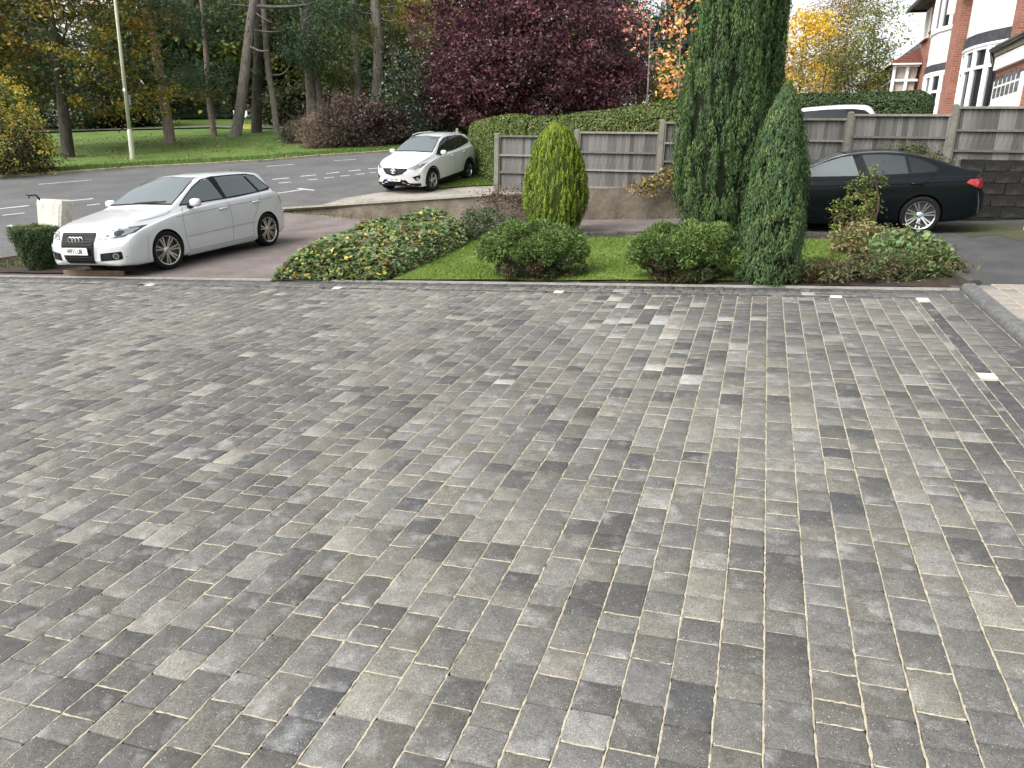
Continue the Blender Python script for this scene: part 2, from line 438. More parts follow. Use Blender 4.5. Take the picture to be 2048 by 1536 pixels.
m_charcoal = noisy('charcoal_kerb', (.07, .071, .074), (.12, .12, .12), 20, .8, 5, .4, .004, (.18, .18, .172))

m_shadesand = noisy('shaded_joint_sand', (.05, .043, .032), (.09, .078, .058), 30, .97)  # bed sand darkened: shade of the part-empty joints put into its colour
PW = .172
def block_shape(L, W, z0, rngl, fine=True):
    """a tumbled block: uneven outline, rounded arrises. top at z=0 (+z0)"""
    r = .008; n = []
    hx, hy = L / 2, W / 2
    for sx, sy in ((1, 1), (-1, 1), (-1, -1), (1, -1)):
        c1 = (sx * hx, sy * (hy - r)); c2 = (sx * (hx - r), sy * hy)
        n += [c1, c2] if sx * sy > 0 else [c2, c1]
    n = np.array(n); n = n + rngl.normal(0, .0011, n.shape)
    mid = []
    for i in range(8):
        mid.append(n[i]); j = (i + 1) % 8
        if fine and np.linalg.norm(n[j] - n[i]) > .05:
            for f in (.33, .67): mid.append(n[i] * (1 - f) + n[j] * f + rngl.normal(0, .0012, 2))
    o = np.array(mid); N = len(o)
    inn = o * np.array([1 - .0042 / hx, 1 - .0042 / hy])
    zt = rngl.normal(0, .0006, N)
    V = np.concatenate([np.c_[o, np.full(N, -.045)], np.c_[o, np.full(N, -.0028) + rngl.normal(0, .0008, N)], np.c_[inn, zt], [[0, 0, .0006]]])
    V[:, 2] += z0
    F = []
    for i in range(N):
        j = (i + 1) % N
        F += [(i, j, N + j), (i, N + j, N + i), (N + i, N + j, 2 * N + j), (N + i, 2 * N + j, 2 * N + i), (2 * N + i, 2 * N + j, 3 * N)]
    return V, np.array(F)
class Blocks:
    def __init__(s): s.items = []
    def add(s, a, b, la, lb, tone, hue): s.items.append((a, b, la, lb, tone, hue))
BL = Blocks(); prng = np.random.default_rng(21)
def tone_pick(a, b):
    base = .42 + .12 * math.sin(a * .9 + 1.3) * math.cos(b * .6) + .08 * math.sin(a * 2.1 + b * 1.3)
    u = prng.random()
    if u < .11: t = prng.uniform(.08, .24)
    elif u < .66: t = base + prng.normal(0, .08)
    elif u < .94: t = base + .13 + prng.normal(0, .07)
    else: t = prng.uniform(.68, .86)
    if prng.random() < .26 * math.exp(-((a + 3.4) / .9) ** 2 - ((b + 2.2) / 1.6) ** 2): t = prng.uniform(.74, .98)  # cluster of pale blocks: grazing sheen put into the block tone
    return float(np.clip(t, .03, 1)), float(np.clip(prng.normal(.6, .28), 0, 1))
LA, LB = -17.2, -10.6
# soldier course, mixed course, charcoal course round the far and right edges
def run(b0, b1, f):
    b = b0
    while b > b1:
        L = f(b); yield b - L / 2, L; b -= L
for ac, L in run(RA, LA, lambda x: .128 + prng.normal(0, .003)): BL.add(ac, FB - .117, L - .006, .225, prng.uniform(.04, .24), .25)
for bc, L in run(FB - .235, LB, lambda x: .128 + prng.normal(0, .003)): BL.add(RA - .122, bc, .235, L - .006, prng.uniform(.08, .36), .35)
for ac, L in run(RA - .248, LA, lambda x: prng.choice([.16, .24])): BL.add(ac, FB - .235 - PW / 2, L - .005, PW - .006, *tone_pick(ac, 0))
for bc, L in run(FB - .235 - PW, LB, lambda x: prng.choice([.16, .24])): BL.add(RA - .248 - PW / 2, bc, PW - .006, L - .004, *tone_pick(0, bc))
b_d = FB - .235 - PW - .0625; a_d = RA - .248 - PW - .0625
LIGHTS = [(a, b_d) for a in (-15.06, -11.68, -8.26, -4.91, -1.52)] + [(a_d + .0, b_d - .06), (a_d, -3.46)]
for ac, L in run(a_d + .06, LA, lambda x: .19 + prng.normal(0, .004)):
    if not any(abs(ac - la) < .15 and lb > -1 for la, lb in LIGHTS): BL.add(ac, b_d, L - .005, .118, prng.uniform(.02, .16), .2)
for bc, L in run(b_d - .0625, LB, lambda x: .19 + prng.normal(0, .004)):
    if not any(abs(bc - lb) < .15 for la, lb in LIGHTS if la > -1): BL.add(a_d, bc, .118, L - .005, prng.uniform(.02, .16), .2)
# the field: columns running away from the camera
a_f = a_d - .0625; b_f0 = b_d - .0625
edges = [a_f, -.744] + [-.744 - PW * i for i in range(1, 97)]
for e0, e1 in zip(edges[:-1], edges[1:]):
    w = e0 - e1; ac = (e0 + e1) / 2
    b = b_f0 - prng.uniform(0, .0); first = True
    while b > LB:
        L = prng.choice([.12, .162, .242], p=[.12, .46, .42])
        if first: L *= prng.uniform(.5, 1); first = False
        t_, h_ = tone_pick(ac, b - L / 2); BL.add(ac + prng.normal(0, .0007), b - L / 2, w - .0065 + prng.normal(0, .0008), L - .0047 + prng.normal(0, .0010), t_, h_); b -= L
drive = empty('block_paved_driveway', tuple(pv(0, 0))); tag(drive, kind='structure')
drive.matrix_world = Matrix([[AX[i], D1[i], NP[i], KP[i]] for i in range(3)] + [[0, 0, 0, 1]])
_cuv = (CAM - KP); CU = np.array([_cuv @ AX, _cuv @ D1, _cuv @ NP])
def vis_size(it):
    p = pv(it[0], it[1]); q = CM.T @ (p - CAM)
    if q[2] < .3: return 0
    x, y = 1024 + FPX * q[0] / q[2], 768 + FPX * q[1] / q[2]
    if not (-20 < x < 2068 and y < 1560): return 0
    return it[2] * it[3] * HP / q[2] ** 3
order = sorted(range(len(BL.items)), key=lambda i: -vis_size(BL.items[i]))
single = set(order[:300]); VV, FF, CC = [], [], []; nv = 0
for i, (a, b, la, lb, tone, hue) in enumerate(BL.items):
    V, F = block_shape(la, lb, float(prng.normal(0, .0009)), prng, i in single)
    tl = prng.normal(0, .004, 2); V[:, 2] += V[:, 0] * tl[0] + V[:, 1] * tl[1]
    c = np.tile([tone, prng.random(), hue], (len(F), 1))
    if i in single:
        me = mesh_np('paving_block', V, F, m_paver, c); o = obj('paving_block', me, drive, (a, b, 0))
    else:
        V = V + np.array([a, b, 0]); VV.append(V); FF.append(F + nv); CC.append(c); nv += len(V)
rest = obj('paving_blocks', mesh_np('paving_blocks', np.concatenate(VV), np.concatenate(FF), m_paver, np.concatenate(CC)), drive)
tag(rest, kind='stuff')
# sand bed: low between the block ends, brushed up to the surface in the long joints
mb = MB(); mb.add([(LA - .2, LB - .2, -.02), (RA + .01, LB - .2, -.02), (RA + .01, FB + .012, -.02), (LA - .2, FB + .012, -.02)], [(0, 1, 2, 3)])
mb.build('sand_bed', m_shadesand, drive)
def strips(lines):
    V, F = [], []; n = 0
    for (x0, y0, x1, y1) in lines:
        L = math.hypot(x1 - x0, y1 - y0); k = int(L / (.022 if y1 < -7.5 or L < 1 else .034)) + 2; t = np.linspace(0, 1, k)
        dx, dy = (x1 - x0) / L, (y1 - y0) / L; cx, cy_ = x0 + (x1 - x0) * t, y0 + (y1 - y0) * t
        w1, w2 = np.abs(prng.normal(.0042, .0018, k)), np.abs(prng.normal(.0042, .0018, k)); z = prng.normal(-.0019, .0012, k)
        A = np.c_[cx - dy * w1, cy_ + dx * w1, z - .0015]; M_ = np.c_[cx, cy_, z + .0006]; B_ = np.c_[cx + dy * w2, cy_ - dx * w2, z - .0015]
        V.append(np.stack([A, M_, B_], 1).reshape(-1, 3)); i = n + np.arange(k - 1) * 3
        F += [np.stack([i, i + 3, i + 4, i + 1], 1), np.stack([i + 1, i + 4, i + 5, i + 2], 1)]; n += 3 * k
    return np.concatenate(V), np.concatenate(F)
SL = [(e, b_f0, e, -6.0) for e in edges if e > -12] + [(e, -6.0, e, LB + .8) for e in edges if e > -7.5]
SL += [(a_d + .0625, b_d, a_d + .0625, LB), (RA - .248, FB - .235, RA - .248, LB), (LA, b_f0, a_f, b_f0), (LA, b_d + .0625, RA - .42, b_d + .0625), (LA, FB - .235, RA - .25, FB - .235), (RA - .002, FB, RA - .002, LB), (LA, FB + .004, RA, FB + .004)]
# some of the joints between block ends also hold sand
for i in order[:900]:
    a, b, la, lb, tone, hue = BL.items[i]
    if prng.random() < .42 and la > .15: SL.append((a - la / 2 + .004, b - lb / 2 - .0012, a + la / 2 - .004, b - lb / 2 - .0012))
SV, SF = strips(SL)
js = obj('joint_sand', mesh_np('joint_sand', SV, SF, m_sand), drive); tag(js, kind='stuff')

m_edge = noisy('pale_edging', (.26, .25, .225), (.36, .35, .32), 5, .9)
# ---- pale edging line along the far edge, charcoal kerb on the right with older paving behind it
mb = MB(); mb.box(((LA + RA) / 2, FB + .034, -.045), (RA - LA, .03, .13)); mb.build('concrete_edging', m_edge, drive)
kr = empty('raised_kerb', tuple(pv(0, 0))); kr.matrix_world = drive.matrix_world.copy(); tag(kr, kind='structure')
for bc, L in run(-.04, -11, lambda x: .202):
    mb = MB(); h = .072; prof = [(-.0, -.06), (.14, -.06), (.14, h), (.06, h), (.025, h - .012), (.008, h - .035), (0, h - .06)]
    R = Matrix([[1, 0, 0, RA + .02], [0, 0, 1, bc], [0, 1, 0, 0], [0, 0, 0, 1]])
    mb.prism(prof, -L / 2 + .002, L / 2 - .002, R); mb.build('kerb_block', m_charcoal, kr, angle=35)
m_paver2 = noisy('buff_paver', (.20, .178, .155), (.27, .243, .213), 8, .9, 6, .4, .006, (.33, .30, .265))
m_paver3 = noisy('grey_paver', (.15, .14, .13), (.24, .225, .205), 8, .9, 6, .4, .006)
terr = empty('older_paved_terrace', tuple(pv(0, 0))); terr.matrix_world = drive.matrix_world.copy(); tag(terr, kind='structure')
mb = MB(); mb.box((1.2, -3.2, -.0), (2.0, 6.3, .13)); mb.build('sand_bed', m_sand, terr)
for r_ in range(11):
    for bc, L in run(-.05 - prng.uniform(0, .1), -4.2, lambda x: prng.choice([.16, .24])):
        V, F = block_shape(.165, L - .006, .067, prng, False); me = mesh_np('paving_block', V, F, m_paver2 if prng.random() < .7 else m_paver3)
        obj('paving_block', me, terr, (RA + .165 + .09 + r_ * .172, bc, 0))

# ---- recessed lights
m_lightface = mat_new('frosted_light', (.56, .56, .54), .35, spec=.5); m_lightrim = mat_new('white_rim', (.55, .55, .53), .4)
names = ['leftmost white recessed light in the far border of the paving', 'white recessed light in the paving in front of the white hatchback',
         'white recessed light in the paving in front of the ivy bed', 'white recessed light in the paving below the rounded conifer nearest the ivy bed',
         'white recessed light in the paving just right of the shaggy conifer', 'white recessed light at the far corner of the paving by the kerb', 'white recessed light nearest the camera in the dark side course']
for (a, b), lb_ in zip(LIGHTS, names):
    o = empty('recessed_light', tuple(pv(a, b))); o.matrix_world = Matrix([[AX[i], D1[i], NP[i], pv(a, b)[i]] for i in range(3)] + [[0, 0, 0, 1]])
    tag(o, lb_, 'ground light', 'recessed lights round the paving')
    mb = MB(); s_ = .058
    mb.add([(-s_ - .006, -s_ - .006, -.05), (s_ + .006, -s_ - .006, -.05), (s_ + .006, s_ + .006, -.05), (-s_ - .006, s_ + .006, -.05), (-s_ - .006, -s_ - .006, .003), (s_ + .006, -s_ - .006, .003), (s_ + .006, s_ + .006, .003), (-s_ - .006, s_ + .006, .003)], [(4, 5, 6, 7), (0, 1, 5, 4), (1, 2, 6, 5), (2, 3, 7, 6), (3, 0, 4, 7)])
    mb.build('rim', m_lightrim, o)
    mb = MB(); mb.add([(-s_, -s_, .003), (s_, -s_, .003), (s_, s_, .003), (-s_, s_, .003), (-s_ + .008, -s_ + .008, .0075), (s_ - .008, -s_ + .008, .0075), (s_ - .008, s_ - .008, .0075), (-s_ + .008, s_ - .008, .0075)], [(4, 5, 6, 7), (0, 1, 5, 4), (1, 2, 6, 5), (2, 3, 7, 6), (3, 0, 4, 7)])
    mb.build('lens', m_lightface, o)

# ================================================================== CARS
def pchip(xs, ys):
    xs, ys = np.array(xs, float), np.array(ys, float)
    if xs[0] > xs[-1]: xs, ys = xs[::-1], ys[::-1]
    h = np.diff(xs); d = np.diff(ys) / h; m = np.zeros(len(xs)); m[0], m[-1] = d[0], d[-1]
    for i in range(1, len(xs) - 1):
        if d[i - 1] * d[i] > 0:
            w1, w2 = 2 * h[i] + h[i - 1], h[i] + 2 * h[i - 1]; m[i] = (w1 + w2) / (w1 / d[i - 1] + w2 / d[i])
    def f(x):
        x = np.clip(x, xs[0], xs[-1]); i = int(np.clip(np.searchsorted(xs, x) - 1, 0, len(xs) - 2)); t = (x - xs[i]) / h[i]
        return (2 * t**3 - 3 * t**2 + 1) * ys[i] + (t**3 - 2 * t**2 + t) * h[i] * m[i] + (-2 * t**3 + 3 * t**2) * ys[i + 1] + (t**3 - t**2) * h[i] * m[i + 1]
    return f
def catmull(P, sub):
    P = np.array(P); out = []
    for i in range(len(P) - 1):
        p0, p1, p2, p3 = P[max(i - 1, 0)], P[i], P[i + 1], P[min(i + 2, len(P) - 1)]
        for k in range(sub):
            t = k / sub; out.append(.5 * (2 * p1 + (p2 - p0) * t + (2 * p0 - 5 * p1 + 4 * p2 - p3) * t * t + (3 * p1 - p0 - 3 * p2 + p3) * t**3))
    out.append(P[-1]); return np.array(out)

m_black = mat_new('black_plastic', (.008, .008, .009), .5, spec=.2)
m_well = mat_new('wheel_well', (.006, .006, .006), .9, spec=.1)
m_rubber = noisy('tyre_rubber', (.010, .010, .011), (.018, .018, .018), 40, .85, 4, .2, .002, spec=.15)
m_alloy = mat_new('alloy', (.62, .60, .57), .28, metal=1.0)
m_alloy2 = mat_new('bright_alloy', (.72, .72, .72), .25, metal=1.0)
m_disc = mat_new('brake_disc', (.10, .10, .10), .45, metal=.8)
m_chrome = mat_new('chrome', (.8, .8, .8), .12, metal=1.0)
m_gap = mat_new('panel_gap', (.05, .05, .05), .8, spec=.1)
m_gapw = mat_new('panel_gap_pale', (.30, .31, .32), .7, spec=.2)
m_plate = mat_new('plate_white', (.80, .80, .78), .45); m_plateblue = mat_new('plate_blue', (.02, .10, .45), .45)
m_letter = mat_new('plate_letter', (.01, .01, .01), .5)
m_lamp = mat_new('lamp_glass', (.34, .36, .38), .12, metal=.5, coat=1.0); m_lampdark = mat_new('lamp_surround', (.045, .046, .05), .2, coat=1.0)
m_red = m_red; m_tail = mat_new('tail_lamp', (.45, .01, .015), .15, coat=1.0)
def glass_mat(name, base, spec):
    m = mat_new(name, base, .04, spec=spec); m.node_tree.nodes['Principled BSDF'].inputs['IOR'].default_value = 1.5; return m
m_glass = glass_mat('car_glass', (.028, .036, .039), .7); m_screen = glass_mat('windscreen_glass', (.10, .122, .127), .9); m_tint = glass_mat('tinted_glass', (.010, .013, .015), .5)
def paint(name, c, flake=0.0):
    m = mat_new(name, c, .32, spec=.5, coat=1.0); b = m.node_tree.nodes['Principled BSDF']; b.inputs['Coat Roughness'].default_value = .04
    t = NT(m); v = t.coord('Object'); f = t.noise(2.5, 5, .6, v); t.color(t.mix(.25, c, t.ramp(f, [(.3, tuple(x * .8 for x in c)), (.7, c)])))
    return m
m_white = paint('white_paint', (.63, .645, .66)); m_white2 = paint('pearl_white_paint', (.63, .63, .625)); m_bk = paint('black_paint', (.004, .006, .008)); m_bk.node_tree.nodes['Principled BSDF'].inputs['Coat Weight'].default_value = .12; m_bk.node_tree.nodes['Principled BSDF'].inputs['Specular IOR Level'].default_value = .16; m_bk.node_tree.nodes['Principled BSDF'].inputs['Roughness'].default_value = .15

class Car:
    def __init__(s, spec):
        s.sp = spec; F = {k: pchip(*spec[k]) for k in ('zt', 'zb', 'w', 'zs', 'wr')}; s.F = F
        xf, xr = spec['xf'], spec['xr']
        xs = sorted(set(np.round(np.concatenate([np.linspace(xr, xf, 46), np.linspace(xf - .5, xf, 12), np.linspace(xr, xr + .5, 12), np.linspace(*spec['dense'], 18)]), 4)))
        rings = []
        for x in xs:
            w, zt, zb, zs, wr = (F[k](x) for k in ('w', 'zt', 'zb', 'zs', 'wr'))
            zs = min(zs, zt - .03); hh = zs - zb; up = zt - zs
            P = [(w * .86, zb), (w * .95, zb + .02), (w * .985, zb + .25 * hh), (w * 1.0, zb + .52 * hh), (w * .998, zb + .80 * hh), (w * .975, zs),
                 (w * .965 + (wr - w * .965) * .14, zs + .08 * up), (w * .965 + (wr - w * .965) * .52, zs + .48 * up), (wr + (w - wr) * .10, zs + .84 * up), (wr * .88, zt - .07 * up - .004), (wr * .5, zt - .012 * min(1, up * 3)), (0, zt)]
            rings.append(catmull(P, 4))
        n = len(rings[0]); V = []; idx = {}
        bf, br = spec.get('bowf', .22), spec.get('bowr', .10)
        def bow(x, y):
            wf = max(0, 1 - (xf - x) / .9) ** 2; wb_ = max(0, 1 - (x - xr) / .6) ** 2
            return x - bf * wf * (y / .85) ** 2 + br * wb_ * (y / .85) ** 2
        def ringverts(R, x, sc=1.0, bul=0.0, zc=None):
            out = []
            zc = (R[0][1] + R[-1][1]) / 2 if zc is None else zc
            for y, z in R:
                yy, zz = y * sc, zc + (z - zc) * sc; out.append((bow(x, yy) + bul, yy, zz))
            return out
        loops = []
        R0 = rings[0]
        for sc, bu in ((.25, -.05), (.5, -.045), (.75, -.035), (.92, -.018)): loops.append(ringverts(R0, xs[0], sc, bu))
        for R, x in zip(rings, xs): loops.append(ringverts(R, x))
        R1 = rings[-1]
        for sc, bu in ((.92, .018), (.75, .032), (.5, .04), (.25, .043)): loops.append(ringverts(R1, xs[-1], sc, bu))
        m = 2 * n - 1
        for L in loops:
            full = [(x, y, z) for x, y, z in L] + [(x, -y, z) for x, y, z in reversed(L[:-1])]
            V += full
        Fc = []
        for i in range(len(loops) - 1):
            for k in range(m):
                k2 = (k + 1) % m; Fc.append((i * m + k, (i + 1) * m + k, (i + 1) * m + k2, i * m + k2))
        Fc.append(tuple(range(m))); Fc.append(tuple((len(loops) - 1) * m + k for k in reversed(range(m))))
        s.V, s.Fc = V, Fc
        s.bvh = BVHTree.FromPolygons([Vector(v) for v in V], Fc)
    def body(s, root, m):
        me = bpy.data.meshes.new('body'); me.from_pydata(s.V, [], s.Fc); me.materials.append(m); me.materials.append(m_well); me.update()
        bm = bmesh.new(); bm.from_mesh(me); bmesh.ops.recalc_face_normals(bm, faces=bm.faces); bm.to_mesh(me); bm.free()
        o = obj('body', me); cut = MB(); r, xa, w = s.sp['arch'], s.sp['axles'], s.sp['maxw']
        for x in xa:
            for sg in (1, -1):
                y0, y1 = sg * (w - .34), sg * (w + .3)
                M = Matrix([[1, 0, 0, x], [0, 0, 1, 0], [0, 1, 0, s.sp['rw'] + .0], [0, 0, 0, 1]])
                cut.prism([(r * math.cos(a), r * math.sin(a)) for a in np.linspace(0, 2 * math.pi, 40, endpoint=False)], min(y0, y1), max(y0, y1), M, 1)
        cm = cut.mesh('cutter', [m, m_well]); bm = bmesh.new(); bm.from_mesh(cm); bmesh.ops.recalc_face_normals(bm, faces=bm.faces); bm.to_mesh(cm); bm.free()
        co = obj('cutter', cm); md = o.modifiers.new('b', 'BOOLEAN'); md.object = co; md.operation = 'DIFFERENCE'; md.solver = 'EXACT'
        dg = bpy.context.evaluated_depsgraph_get(); dg.update(); new = bpy.data.meshes.new_from_object(o.evaluated_get(dg))
        o.modifiers.clear(); o.data = new; bpy.data.objects.remove(co)
        new.polygons.foreach_set('use_smooth', [True] * len(new.polygons)); new.set_sharp_from_angle(angle=math.radians(38))
        o.parent = root; s.bo = o; return o
    def cast(s, u, v, ax):
        if ax == 'front': o, d = Vector((6, u, v)), Vector((-1, 0, 0))
        elif ax == 'rear': o, d = Vector((-6, u, v)), Vector((1, 0, 0))
        elif ax == 'left': o, d = Vector((u, 4, v)), Vector((0, -1, 0))
        elif ax == 'right': o, d = Vector((u, -4, v)), Vector((0, 1, 0))
        else: o, d = Vector((u, v, 4)), Vector((0, 0, -1))
        h = s.bvh.ray_cast(o, d)
        if h[0] is None: return None
        n = h[1] if h[1].dot(d) < 0 else -h[1]; return h[0], n
    def decal(s, name, poly, ax, m, parent, eps=.004, step=.06, th=.0):
        V2, T = fill2d(poly, step); P = []; last = None; N = []
        for u, v in V2:
            h = s.cast(float(u), float(v), ax)
            if h is None: h = last
            if h is None: h = (Vector((0, 0, 0)), Vector((0, 0, 1)))
            last = h; P.append(h[0]); N.append(h[1])
        d = {'front': Vector((1, 0, 0)), 'rear': Vector((-1, 0, 0)), 'left': Vector((0, 1, 0)), 'right': Vector((0, -1, 0)), 'top': Vector((0, 0, 1))}[ax]
        V = [tuple(p + n * eps) for p, n in zip(P, N)]
        me = bpy.data.meshes.new(name); me.from_pydata(V, [], T); me.materials.append(m); me.polygons.foreach_set('use_smooth', [True] * len(T)); me.update()
        bm = bmesh.new(); bm.from_mesh(me)
        for f in bm.faces:
            if f.normal.dot(d) < 0: f.normal_flip()
        if th:
            r = bmesh.ops.extrude_face_region(bm, geom=bm.faces[:])
            bmesh.ops.translate(bm, verts=[g for g in r['geom'] if isinstance(g, bmesh.types.BMVert)], vec=d * th)
        bm.to_mesh(me); bm.free()
        return obj(name, me, parent)
    def line(s, name, pts, w, ax, m, parent, eps=.003):
        mb = MB(); P = catmull(pts, 6) if len(pts) > 2 else np.array([np.array(pts[0]) + (np.array(pts[1]) - np.array(pts[0])) * t for t in np.linspace(0, 1, 14)])
        L = []
        for i in range(len(P)):
            t = P[min(i + 1, len(P) - 1)] - P[max(i - 1, 0)]; t = t / (np.linalg.norm(t) + 1e-9); nn = np.array([-t[1], t[0]]) * w / 2
            for q in (P[i] + nn, P[i] - nn):
                h = s.cast(float(q[0]), float(q[1]), ax)
                if h is None: return None
                L.append(h[0] + h[1] * eps)
        mb.add([tuple(p) for p in L], [(2 * i, 2 * i + 1, 2 * i + 3, 2 * i + 2) for i in range(len(P) - 1)]); return mb.build(name, m, parent)

def wheel(root, x, y, rw, rr, tw, spokes, m_rim, sg, steer=0.0, dbl=True, hub=None):
    o = empty('wheel', (x, y, rw)); o.parent = root; o.rotation_euler = (0, 0, steer)
    M = Matrix([[1, 0, 0, 0], [0, 0, sg, 0], [0, 1, 0, 0], [0, 0, 0, 1]])
    t = tw / 2; mb = MB()
    mb.lathe([(rr, -t * .85), (rr + .03, -t * .98), (rw - .035, -t), (rw - .01, -t * .86), (rw, -t * .6), (rw, t * .6), (rw - .01, t * .86), (rw - .035, t), (rr + .03, t * .98), (rr, t * .85)], 40, M); mb.build('tyre', m_rubber, o, smooth=True)
    mb = MB(); mb.lathe([(rr * .995, -t * .85), (rr * .90, -t * .5), (rr * .90, t * .45), (rr * .96, t * .84), (rr * 1.008, t * .90), (rr * 1.004, t * .80)], 40, M)
    for k in range(spokes):
        a0 = 2 * math.pi * k / spokes + .3
        for da in ((-.135, .135) if dbl else (0,)):
            wi, wo_ = (.0135, .0125) if dbl else (.032, .026)
            a = a0 + da; ai = a0 + da * 1.2
            ci, co_ = np.array([math.cos(ai), math.sin(ai)]) * rr * .22, np.array([math.cos(a0 + da * .98), math.sin(a0 + da * .98)]) * rr * .97
            d = co_ - ci; d /= np.linalg.norm(d); nn = np.array([-d[1], d[0]])
            q = [ci - nn * wi, ci + nn * wi, co_ + nn * wo_, co_ - nn * wo_]
            V = [(p[0], p[1], z) for p, z in zip(q, (t * .58, t * .58, t * .80, t * .80))] + [(p[0], p[1], z - .035) for p, z in zip(q, (t * .58, t * .58, t * .80, t * .80))]
            mb.add([tuple(M @ Vector(v)) for v in V], [(0, 1, 2, 3), (4, 7, 6, 5), (0, 4, 5, 1), (1, 5, 6, 2), (2, 6, 7, 3), (3, 7, 4, 0)])
    mb.lathe([(0, t * .66), (rr * .13, t * .66), (rr * .17, t * .62), (rr * .27, t * .52), (rr * .27, t * .3)], 24, M); mb.build('rim', m_rim, o, angle=40)
    mb = MB(); mb.lathe([(rr * .90, t * .10), (rr * .66, t * .10), (rr * .66, t * .16), (rr * .2, t * .16), (0, t * .16)], 32, M); mb.build('brake_disc', m_disc, o)
    if hub: mb = MB(); mb.lathe([(0, t * .69), (rr * .10, t * .69), (rr * .115, t * .66)], 20, M); mb.build('hub_cap', hub, o)
    return o
def text_mesh(name, s, size, m, parent, M, depth=.002, stretch=1.0):
    cu = bpy.data.curves.new(name, 'FONT'); cu.body = s; cu.size = size; cu.align_x = 'CENTER'; cu.align_y = 'CENTER'; cu.extrude = depth; cu.offset = .0022
    t = bpy.data.objects.new(name, cu); col.objects.link(t); dg = bpy.context.evaluated_depsgraph_get(); dg.update()
    me = bpy.data.meshes.new_from_object(t.evaluated_get(dg)); bpy.data.objects.remove(t)
    me.materials.clear(); me.materials.append(m)
    for v in me.vertices: v.co.x *= stretch
    o = obj(name, me, parent); o.matrix_local = M; return o
def front_frame(p, n, up=Vector((0, 0, 1))):
    """4x4: local x to the car's left->viewer's right when seen from ahead, y up, z out"""
    z = n.normalized(); x = up.cross(z).normalized(); y = z.cross(x)
    return Matrix([[x[i], y[i], z[i], p[i]] for i in range(3)] + [[0, 0, 0, 1]])
def plate(car, root, y, z, text, w=.52, h=.11, ax='front', blue=False, out=.012, tilt=None):
    p, n = car.cast(y, z, ax); n = Vector((1 if ax == 'front' else -1, 0, 0)) if tilt is None else Vector(tilt)
    M = front_frame(p + n * out, n); mb = MB(); mb.box((0, 0, 0), (w, h, .012)); o = mb.build('number_plate', m_plate, root); o.matrix_local = M
    text_mesh('lettering', text, .098, m_letter, o, Matrix.Translation((.02 if blue else 0, -.002, .0075)), .001, .78 if not blue else .74)
    if blue: mb = MB(); mb.box((-w / 2 + .025, 0, .0068), (.045, h * .96, .002)); mb.build('blue_band', m_plateblue, o)
def mirror(car, root, x, z, sg, m, size=1.0):
    p, n = car.cast(x, z, 'left' if sg > 0 else 'right'); y = p.y
    o = empty('door_mirror', (0, 0, 0)); o.parent = root
    mb = MB(); mb.tube([(x, y - sg * .02, z), (x - .01, y + sg * .09, z + .015)], [.035, .028], 8); mb.build('arm', m_black, o, smooth=True)
    bm = bmesh.new(); bmesh.ops.create_uvsphere(bm, u_segments=20, v_segments=12, radius=1)
    for v in bm.verts:
        c = v.co; r = (abs(c.x) ** 2.6 + abs(c.y) ** 3 + abs(c.z) ** 3) ** (-1 / 2.8); v.co = c * r
        fx = .075 if v.co.x > 0 else .035
        v.co = Vector((x - .01 + v.co.x * fx * size, y + sg * (.165 + v.co.y * .105) * (size if size < 1 else 1), z + .075 + v.co.z * .068 * size + .012 * v.co.y * sg * 0))
    me = bpy.data.meshes.new('shell'); bm.to_mesh(me); bm.free(); me.materials.append(m); me.polygons.foreach_set('use_smooth', [True] * len(me.polygons)); obj('shell', me, o)
    mb = MB(); mb.box((x - .052, y + sg * .165, z + .075), (.008, .15, .09)); mb.build('mirror_glass', m_glass, o)
def handle(car, root, x, z, sg, m):
    p, n = car.cast(x, z, 'left' if sg > 0 else 'right')
    mb = MB(); mb.tube([(x + .11, p.y + sg * .004, z), (x + .09, p.y + sg * .03, z), (x - .09, p.y + sg * .03, z + .004), (x - .11, p.y + sg * .004, z + .004)], [.012, .016, .016, .012], 8); return mb.build('door_handle', m, root, smooth=True)
def place_car(root, a, b, fwd2, fn, dz=0.0, L=1.3, Wd=.75):
    """stand the car on its four wheels on the ground fn"""
    f = np.array(fwd2, float); f /= np.linalg.norm(f); l = np.array([-f[1], f[0]]); c = np.array([a, b], float)
    pts = [c + f * L * i + l * Wd * j for i, j in ((1, 1), (1, -1), (-1, 1), (-1, -1))]; z = [float(fn(*p)) for p in pts]
    X = Vector((2 * L * f[0], 2 * L * f[1], (z[0] + z[1] - z[2] - z[3]) / 2)).normalized(); Y0 = Vector((2 * Wd * l[0], 2 * Wd * l[1], (z[0] + z[2] - z[1] - z[3]) / 2))
    Zv = X.cross(Y0).normalized(); Y = Zv.cross(X); zz = sum(z) / 4 + dz
    root.matrix_world = Matrix([[X[i], Y[i], Zv[i], (c[0], c[1], zz)[i]] for i in range(3)] + [[0, 0, 0, 1]])
mirror_poly = lambda P: [(-u, v) for u, v in P]

